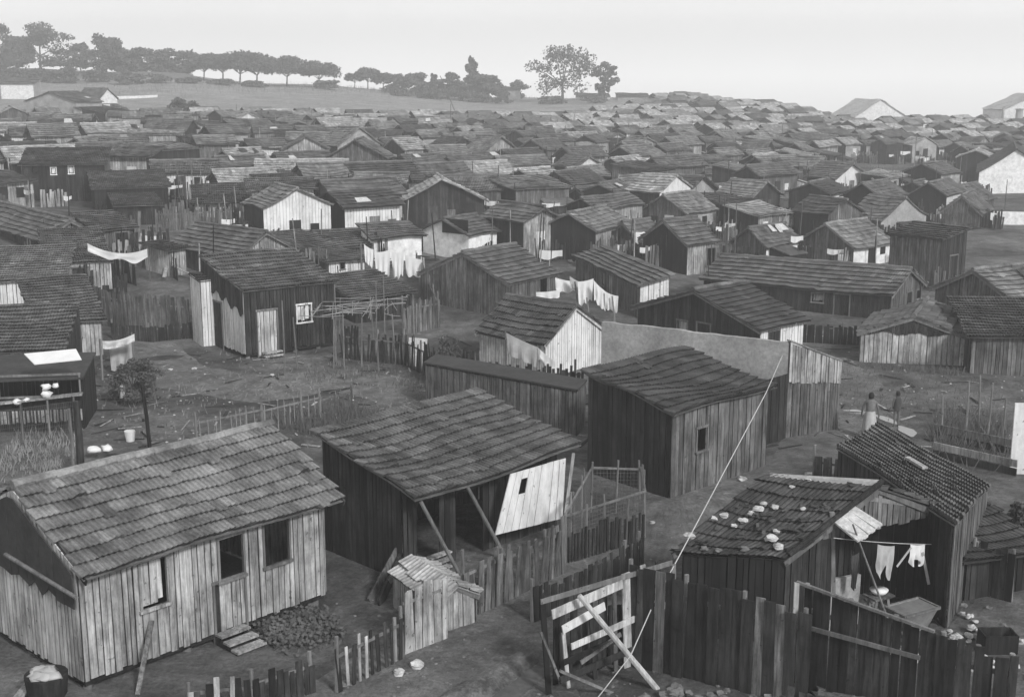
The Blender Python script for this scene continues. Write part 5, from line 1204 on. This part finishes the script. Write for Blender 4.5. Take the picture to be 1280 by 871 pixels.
# trellis
T = thing('trellis', G(440, 455), 'flat trellis of crooked sticks on thin poles right of the raised hut', 'trellis'); cs = [G(372, 462), G(500, 456), G(512, 424), G(385, 430)]; rq = random.Random(12)
zt_ = 1.95
for u in (0, .33, .66, 1):
    for v in (0, 1):
        p = cs[0].lerp(cs[1], u).lerp(cs[3].lerp(cs[2], u), v)+Vector((rq.uniform(-.2, .2), rq.uniform(-.2, .2), 0)); m = MB(); m.tube([p-UPV*.1, p+UPV*(zt_+rq.uniform(0, .25))+Vector((rq.uniform(-.15, .15), 0, 0))], [.035, .025], 5); m.build('post', 'beam', T)
m = MB()
for k in range(46):
    u0, v0 = rq.random(), rq.random(); u1, v1 = (min(1, u0+rq.uniform(.2, .5)), v0+rq.uniform(-.1, .1)) if k % 2 else (u0+rq.uniform(-.1, .1), 1-v0)
    f = lambda u, v: cs[0].lerp(cs[1], u).lerp(cs[3].lerp(cs[2], u), v)+UPV*(zt_+rq.uniform(-.05, .12))
    p, q = f(u0, v0), f(u1, v1)
    if (p-q).length > .2: m.tube([p, (p+q)/2+UPV*rq.uniform(-.06, .08), q], .016, 4)
m.build('sticks', 'twig', T)
pole(356, 470, 376, .03, 'single thin pole standing before the raised hut', 0, 'beam', 'pole', None)
for i, (x, y, yt) in enumerate(((473, 470, 398), (481, 440, 345), (470, 437, 352), (290 + 130, 452, 395), (430, 458, 380))):
    pole(x, y, yt, .03, f"{['thin pole just right of the trellis', 'tall thin pole below the hanging sheets', 'paired thin pole left of the tall one below the sheets', 'rough pole at the left part of the trellis', 'slanting pole in the middle of the trellis'][i]}", .02*(i % 3-1), 'beam', 'pole', None)
# washing
cloth('long white sheet hung in a V between two poles at the left', P(109, 304, 3.4), P(184, 311, 3.2), .42, 'cloth_white', 11, .35, taper=.0, uneven=.9, nx=20)
cloth('small white cloth below the V-hung sheet', P(114, 334, 2.2), P(136, 332, 2.2), .35, 'cloth_white', 12)
d0 = G(470, 360).y
for i, (x0, y0, x1, y1, dr) in enumerate(((455, 305, 467, 312, .9), (468, 315, 488, 312, 1.3), (489, 314, 505, 316, 1.25), (506, 318, 530, 325, 1.0))):
    cloth(['first white sheet from left on the line by the ragged white hut', 'second and broadest white sheet on the line by the ragged white hut', 'third white sheet on the line by the ragged white hut', 'last white sheet, running to the post on the right'][i], Pd(x0, y0, d0+i*.2), Pd(x1, y1, d0+i*.2), dr, 'cloth_white', 20+i, .05, uneven=.35)
pole(530, 362, 322, .06, 'pale post ending the line of white sheets', 0, 'beam_pale', 'post', None)
pole(452, 352, 304, .05, 'post starting the line of white sheets', 0, 'beam', 'post', None)
d0 = G(740, 412).y
for i, (x0, y0, x1, y1, dr, dd, mt) in enumerate(((694, 347, 722, 352, .55, 1.0, 'cloth_white'), (712, 345, 733, 356, .5, .6, 'cloth_grey'), (722, 352, 742, 348, 1.05, .2, 'cloth_white'), (742, 350, 758, 365, .95, -.2, 'cloth_white'), (756, 364, 773, 370, .75, -.3, 'cloth_white'), (670, 365, 700, 362, .35, .8, 'cloth_white'))):
    cloth(['white sheet at the upper left of the big wash above the small gabled hut', 'grey cloth lying between the white sheets of the big wash', 'bulky white sheet in the middle of the big wash', 'white sheet right of the middle of the big wash', 'rightmost hanging white sheet of the big wash', 'narrow white cloth low at the left end of the big wash'][i], Pd(x0, y0, d0+dd), Pd(x1, y1, d0+dd), dr, mt, 30+i, .04, uneven=.5)
for i, (x, yb, yt) in enumerate(((737, 412, 372), (769, 414, 370), (724, 410, 352))):
    pole(x, yb, yt, .05, ['left leaning prop under the big wash', 'right prop under the big wash', 'rear post holding the line of the big wash'][i], -.1, 'beam', 'prop', 'props of the big wash')
d0 = G(660, 488).y
cloth('large thin greyish sheet drying in front of the small gabled hut', Pd(633, 416, d0), Pd(672, 434, d0-.3), .78, 'cloth_grey', 41, .02, uneven=.3)
cloth('crumpled white cloth at the right end of the thin greyish sheet', Pd(672, 434, d0-.35), Pd(694, 452, d0-.6), .5, 'cloth_white', 42, .02, uneven=.8)
pole(632, 486, 414, .03, 'thin prop at the left of the greyish sheet', 0, 'beam', 'prop', None)
cloth('white cloth sagging as an awning beside the bright boarded wall', Pd(128, 426, G(140, 470).y), Pd(168, 417, G(140, 470).y-.3), .3, 'cloth_white', 43, .1)
cloth('whitish rags hanging under the sagging awning', Pd(136, 432, G(140, 470).y+.4), Pd(166, 426, G(140, 470).y+.4), 1.0, 'cloth_grey', 44, .05, uneven=.6)
pole(128, 475, 424, .05, 'post holding the left end of the sagging awning', 0, 'beam', 'post', None)
pole(168, 472, 416, .04, 'post holding the right end of the sagging awning', 0, 'beam', 'post', None)
for i, (x0, y0, x1, y1, yb, dr, lb) in enumerate(((486, 238, 516, 242, 262, .8, 'row of small white washing beside the black-gabled long hut'), (828, 257, 850, 260, 276, .55, 'white washing on the left of the line above the black-sided hut'), (850, 260, 874, 255, 276, .6, 'white washing on the right of the line above the black-sided hut'),
      (309, 135, 336, 136, 150, .9, 'white washing on the bare upper left slope'), (808, 172, 822, 166, 182, 1.0, 'small white sheet high on the right hillside'), (840, 186, 874, 182, 196, .6, 'string of white washing among the right hillside roofs'), (1086, 172, 1108, 176, 186, 1.0, 'pale cloth among the roofs left of the right-hand skyline hall'))):
    q = G((x0+x1)/2, yb).y; cloth(lb, Pd(x0, y0, q), Pd(x1, y1, q), dr, 'cloth_white', 50+i, .05, uneven=.6)
# a dark figure of shelters behind
# litter and stones
def scatter(name, label, x0, y0, x1, y1, n, r0, r1, mat, seed):
    rr = random.Random(seed); mb = MB()
    for _ in range(n):
        px, py = rr.uniform(x0, x1), rr.uniform(y0, y1); p = G(px, py)
        if any(abs((p-h_['O']-h_['av']*h_['A']/2-h_['bv']*h_['B']/2).dot(h_['bv'])) < h_['B']/2+.1 and abs((p-h_['O']-h_['av']*h_['A']/2-h_['bv']*h_['B']/2).dot(h_['av'])) < h_['A']/2+.1 for h_ in H.values() if h_): continue
        stone_mb(mb, p+UPV*.01, rr.uniform(r0, r1), rr.random(), .5)
    return tag(mb.build(name, mat), label, 'stones', None, 'stuff')
scatter('gravel', 'small stones strewn over the yard', 110, 430, 540, 560, 130, .015, .05, 'stone', 1)
scatter('gravel', 'dark clods strewn over the yard', 110, 430, 540, 560, 300, .02, .08, 'stone_dark', 2)
scatter('gravel', 'stones along the lane', 420, 640, 1060, 900, 500, .015, .05, 'stone_dark', 3)
scatter('gravel', 'pale stones and scraps on the open ground at the right', 1000, 440, 1280, 560, 120, .015, .05, 'stone', 4)
for i, (x, y, r, lb) in enumerate(((520, 833, .17, 'flat pale rock on the lane beside the picket fence'), (498, 842, .13, 'smaller rock left of the flat one on the lane'), (432, 858, .14, 'dark round rock at the foot of the first picket'), (928, 600, .16, 'pale rock by the right corner of the small-windowed hut'), (815, 655, .08, 'pebble-sized white stone on the lane by the chicken pen'), (243, 462, .12, 'white stone lying on the yard left of the raised hut'), (213, 463, .1, 'flat white scrap on the yard near the shrub'), (340, 470, .12, 'stone under the steps of the raised hut'), (1013, 596, .2, 'whitish rock by the low grey board fence'), (222, 492, .1, 'small dark box-like stone in the yard'))):
    m = MB(); stone_mb(m, G(x, y)+UPV*.04, r, i+9, .5); tag(m.build('rock', 'stone' if i not in (2, 9) else 'stone_dark'), lb, 'stone', 'single stones lying about')
# --- people
def person(label, p, hgt, face, pose, garments, dark=False):
    """p ground point, face = heading angle; one skinned body with clothes as children"""
    T = thing('person', p, label, 'person'); s = hgt/1.65; R = Vector((math.cos(face), math.sin(face), 0)); S_ = Vector((-R.y, R.x, 0))  # R forward, S left
    V = []; E_ = []; RAD = []
    def v(f, l, z, r, par=None):
        V.append((R*f+S_*l+UPV*z)*s); RAD.append(r*s)
        if par is not None: E_.append((par, len(V)-1))
        return len(V)-1
    pel = v(0, 0, .93, .12); wa = v(0, 0, 1.08, .105, pel); ch = v(.01, 0, 1.27, .12, wa); nk = v(.0, 0, 1.42, .05, ch); hd = v(.02, 0, 1.50, .085, nk); ht = v(.02, 0, 1.58, .08, hd)
    v(.1, 0, 1.50, .018, hd)
    for i, sg in enumerate((1, -1)):
        sh = v(0, sg*.16, 1.36, .05, ch); ef, el_, ez, wf, wl2, wz = pose['arms'][i]
        eb = v(ef, sg*el_, ez, .036, sh); wr = v(wf, sg*wl2, wz, .026, eb); dv = (Vector((wf-ef, sg*(wl2-el_), wz-ez))).normalized()
        pm = v(wf+dv.x*.07, sg*wl2+dv.y*.07, wz+dv.z*.07, .03, wr)
        for k in range(4): o = (k-1.5)*.02; a_ = v(wf+dv.x*.12+o, sg*wl2+dv.y*.12, wz+dv.z*.12, .009, pm); v(wf+dv.x*(.17-.01*abs(k-1.5))+o, sg*wl2+dv.y*.16, wz+dv.z*(.165-.01*abs(k-1.5)), .008, a_)
        a_ = v(wf+.035, sg*(wl2-.01), wz-.04, .011, pm); v(wf+.05, sg*(wl2-.015), wz-.08, .009, a_)
        kf, af = pose['legs'][i]; hp = v(0, sg*.09, .88, .085, pel); kn = v(kf, sg*.09, .48, .052, hp); an = v(af, sg*.09, .09, .034, kn); v(af+.15, sg*.1, .035, .032, an)
    me = bpy.data.meshes.new('body'); me.from_pydata([tuple(q) for q in V], E_, []); b = bpy.data.objects.new('body', me); COL.objects.link(b); b.parent = T; b['_w'] = tuple(p)
    md = b.modifiers.new('skin', 'SKIN'); sk = me.skin_vertices[0].data if me.skin_vertices else None
    if sk is None: return T
    for i, r in enumerate(RAD): sk[i].radius = (r, r)
    sk[0].use_root = True; md.use_smooth_shade = True
    sb = b.modifiers.new('sub', 'SUBSURF'); sb.levels = 1; sb.render_levels = 1; me.materials.append(MATS['skin'])
    def ringmesh(name, rows, mat, wave=0):
        m = MB(); n = 20; n0 = len(m.v)
        for z, rf, rl, cf in rows:
            for k in range(n):
                t = 2*math.pi*k/n; w_ = 1+wave*math.sin(t*7+z*5)*(1 if z < .85 else .2); q = Vector(p)+(R*(cf+rf*math.cos(t)*w_)+S_*(rl*math.sin(t)*w_)+UPV*z)*s; m.v.append(tuple(q))
        for i in range(len(rows)-1):
            for k in range(n): k2 = (k+1) % n; m.f.append((i*n+k, i*n+k2, (i+1)*n+k2, (i+1)*n+k)); m.uv += [(.5, .5)]*4
        m.build(name, mat, T, smooth=True)
    for gq in garments: ringmesh(*gq)
    return T
def tubechild(T, name, mat, pts, rad): m = MB(); m.tube(pts, rad, 8); m.build(name, mat, T, smooth=True)
SKIRT = [(.22, .27, .27, 0), (.4, .24, .25, 0), (.65, .2, .22, 0), (.9, .16, .18, 0), (1.05, .125, .145, 0)]
TOP = [(1.0, .135, .155, 0), (1.15, .13, .15, 0), (1.3, .14, .18, .01), (1.38, .10, .15, 0), (1.43, .055, .065, 0)]
HAIR = [(1.46, .07, .075, -.03), (1.5, .098, .092, -.015), (1.57, .102, .095, -.01), (1.64, .075, .07, 0), (1.672, .01, .01, 0)]
q = G(1086, 549)
W_ = person('woman in a dark blouse and long pale skirt walking towards the puddle', q, 1.56, math.radians(75), dict(arms=[(.02, .26, 1.1, .1, .28, .9), (-.04, .25, 1.1, .03, .27, .87)], legs=[(.12, .1), (-.03, -.12)]),
   [('skirt', SKIRT, 'cloth_grey', .07), ('blouse', TOP, 'garment', 0), ('hair', HAIR, 'hair', 0)])
q2 = G(1120, 534)
C_ = person('thin child in a dark shirt with bare legs, standing right of the woman', q2, 1.24, math.radians(100), dict(arms=[(.02, .2, 1.12, .1, .16, .95), (.02, .2, 1.12, .08, .2, .93)], legs=[(.02, 0), (.0, -.02)]),
   [('shirt', [(.78, .13, .15, 0), (.95, .13, .15, 0), (1.15, .13, .15, 0), (1.3, .13, .17, .01), (1.38, .1, .14, 0), (1.43, .055, .065, 0)], 'cloth_dark', .03), ('hair', HAIR, 'hair', 0)])
q3 = G(154, 506)
person('very small child standing by the dark shrub in the left yard', q3, .85, math.radians(-80), dict(arms=[(.02, .22, 1.12, .08, .24, .95), (.02, .22, 1.12, .08, .24, .95)], legs=[(.02, 0), (.0, -.02)]),
   [('smock', [(.5, .2, .2, 0), (.95, .16, .17, 0), (1.15, .14, .16, 0), (1.3, .13, .17, .01), (1.38, .1, .14, 0), (1.43, .055, .065, 0)], 'cloth_grey', .05), ('hair', HAIR, 'hair', 0)])

# --- scrap and rags lying about among the huts
def clutter():
    rr = random.Random(77); mb = MB(); mb.mi = []; WMs = ['wood_dark', 'wood_grey', 'wood_worn', 'wood_tarred']; rg = MB()
    spots = []
    for hx, hy, hr in HUTS:
        if hy < 60 or hy > 210: continue
        for _ in range(7 if hy < 110 else 5): a = rr.uniform(3.3, 6.1) if rr.random() < .8 else rr.uniform(0, 6.28); spots.append((hx+math.cos(a)*(hr+rr.uniform(.5, 1.8)), hy+math.sin(a)*(hr+rr.uniform(.5, 1.8)), a))
    for _ in range(300):
        px, py = (rr.uniform(110, 1270), rr.uniform(420, 560)); p = G(px, py); spots.append((p.x, p.y, None))
    for x, y, a in spots:
        if any((x-hx)**2+(y-hy)**2 < (hr*.8)**2 for hx, hy, hr in HUTS): continue
        z = Z(x, y); q = rr.random(); n0 = len(mb.f)
        px_, py_ = proj((x, y, z)) if a is not None else (0, 0)
        if a is not None and py_ > 385: continue
        if a is None:
            t = rr.uniform(0, 3.14); v = Vector((math.cos(t), math.sin(t), rr.gauss(0, .05)))*rr.uniform(.1, .6); c = Vector((x, y, z+.03)); mb.board(c-v, c+v, .02, rr.uniform(.04, .12))
            mb.mi += [rr.choice([0, 0, 1, 2])]*(len(mb.f)-n0); continue
        if q < .55:   # ragged screen of upright boards
            t = rr.choice([.6, .7, 2.2, 2.3])+rr.gauss(0, .2); d = Vector((math.cos(t), math.sin(t), 0)); h = rr.uniform(.7, 1.6); L = rr.uniform(.8, 3); u = 0
            while u < L:
                w_ = rr.uniform(.1, .2); c = Vector((x, y, 0))+d*u; zz = Z(c.x, c.y); mb.board(Vector((c.x, c.y, zz-.1)), Vector((c.x+rr.gauss(0, .06), c.y, zz+h*rr.uniform(.75, 1.1))), .02, w_, up=Vector((d.y, -d.x, 0))); u += w_*rr.uniform(1.0, 1.8)
        elif q < .8:  # post
            mb.tube([(x, y, z-.1), (x+rr.gauss(0, .12), y, z+rr.uniform(1.2, 3.2))], [.045, .03], 5)
        elif q < .92:
            t = rr.uniform(0, 3.14); v = Vector((math.cos(t), math.sin(t), .35))*rr.uniform(.5, 1.1); c = Vector((x, y, z+.4)); mb.board(c-v, c+v, .03, .2)
        else:
            for k in range(3): c = Vector((x+rr.gauss(0, .3), y+rr.gauss(0, .3), z+.1+.12*k)); t = rr.uniform(0, 3.14); v = Vector((math.cos(t), math.sin(t), 0))*.5; mb.board(c-v, c+v, .03, .25)
        mb.mi += [rr.choice([0, 0, 1, 1, 2, 3])]*(len(mb.f)-n0)
        if rr.random() < .17:
            c = Vector((x, y, z+rr.uniform(.5, 1.9))); t = rr.uniform(-.5, .9); d = Vector((math.cos(t), math.sin(t), 0))*rr.uniform(.25, .7); h = rr.uniform(.3, .8); k_ = 5
            for i in range(k_):
                f0, f1 = i/k_, (i+1)/k_; e0, e1 = Vector((0, .05*math.sin(i*2.1), 0)), Vector((0, .05*math.sin((i+1)*2.1), 0)); a0, a1 = c+d*(f0*2-1), c+d*(f1*2-1)
                rg.poly([a0+e0-UPV*h*(.8+.2*math.sin(i)), a1+e1-UPV*h*(.8+.2*math.sin(i+1)), a1-UPV*.05*math.sin(3.14*f1), a0-UPV*.05*math.sin(3.14*f0)])
    tag(mb.build('scrap_wood', WMs), 'scrap boards, posts and broken screens cluttering the lanes', 'scrap', None, 'stuff')
    tag(rg.build('rags', 'cloth_white'), 'rags and scraps of washing scattered among the huts', 'rags', None, 'stuff')
clutter()
weeds('dry weeds and scrub over the trodden yard', 130, 520, 500, 470, 500, .22, 'twig', 31, spread=3.5)
weeds('low scrub on the ground between lane and right-hand huts', 1000, 470, 1280, 500, 600, .22, 'weed', 32, spread=3.0)
weeds('scrub on the bare patch among the far huts', 1050, 222, 1200, 222, 1200, .7, 'weed', 33, spread=6)
weeds('scrub over the pale hilltop slope', 120, 116, 640, 122, 2500, 1.0, 'weed', 34, spread=14)
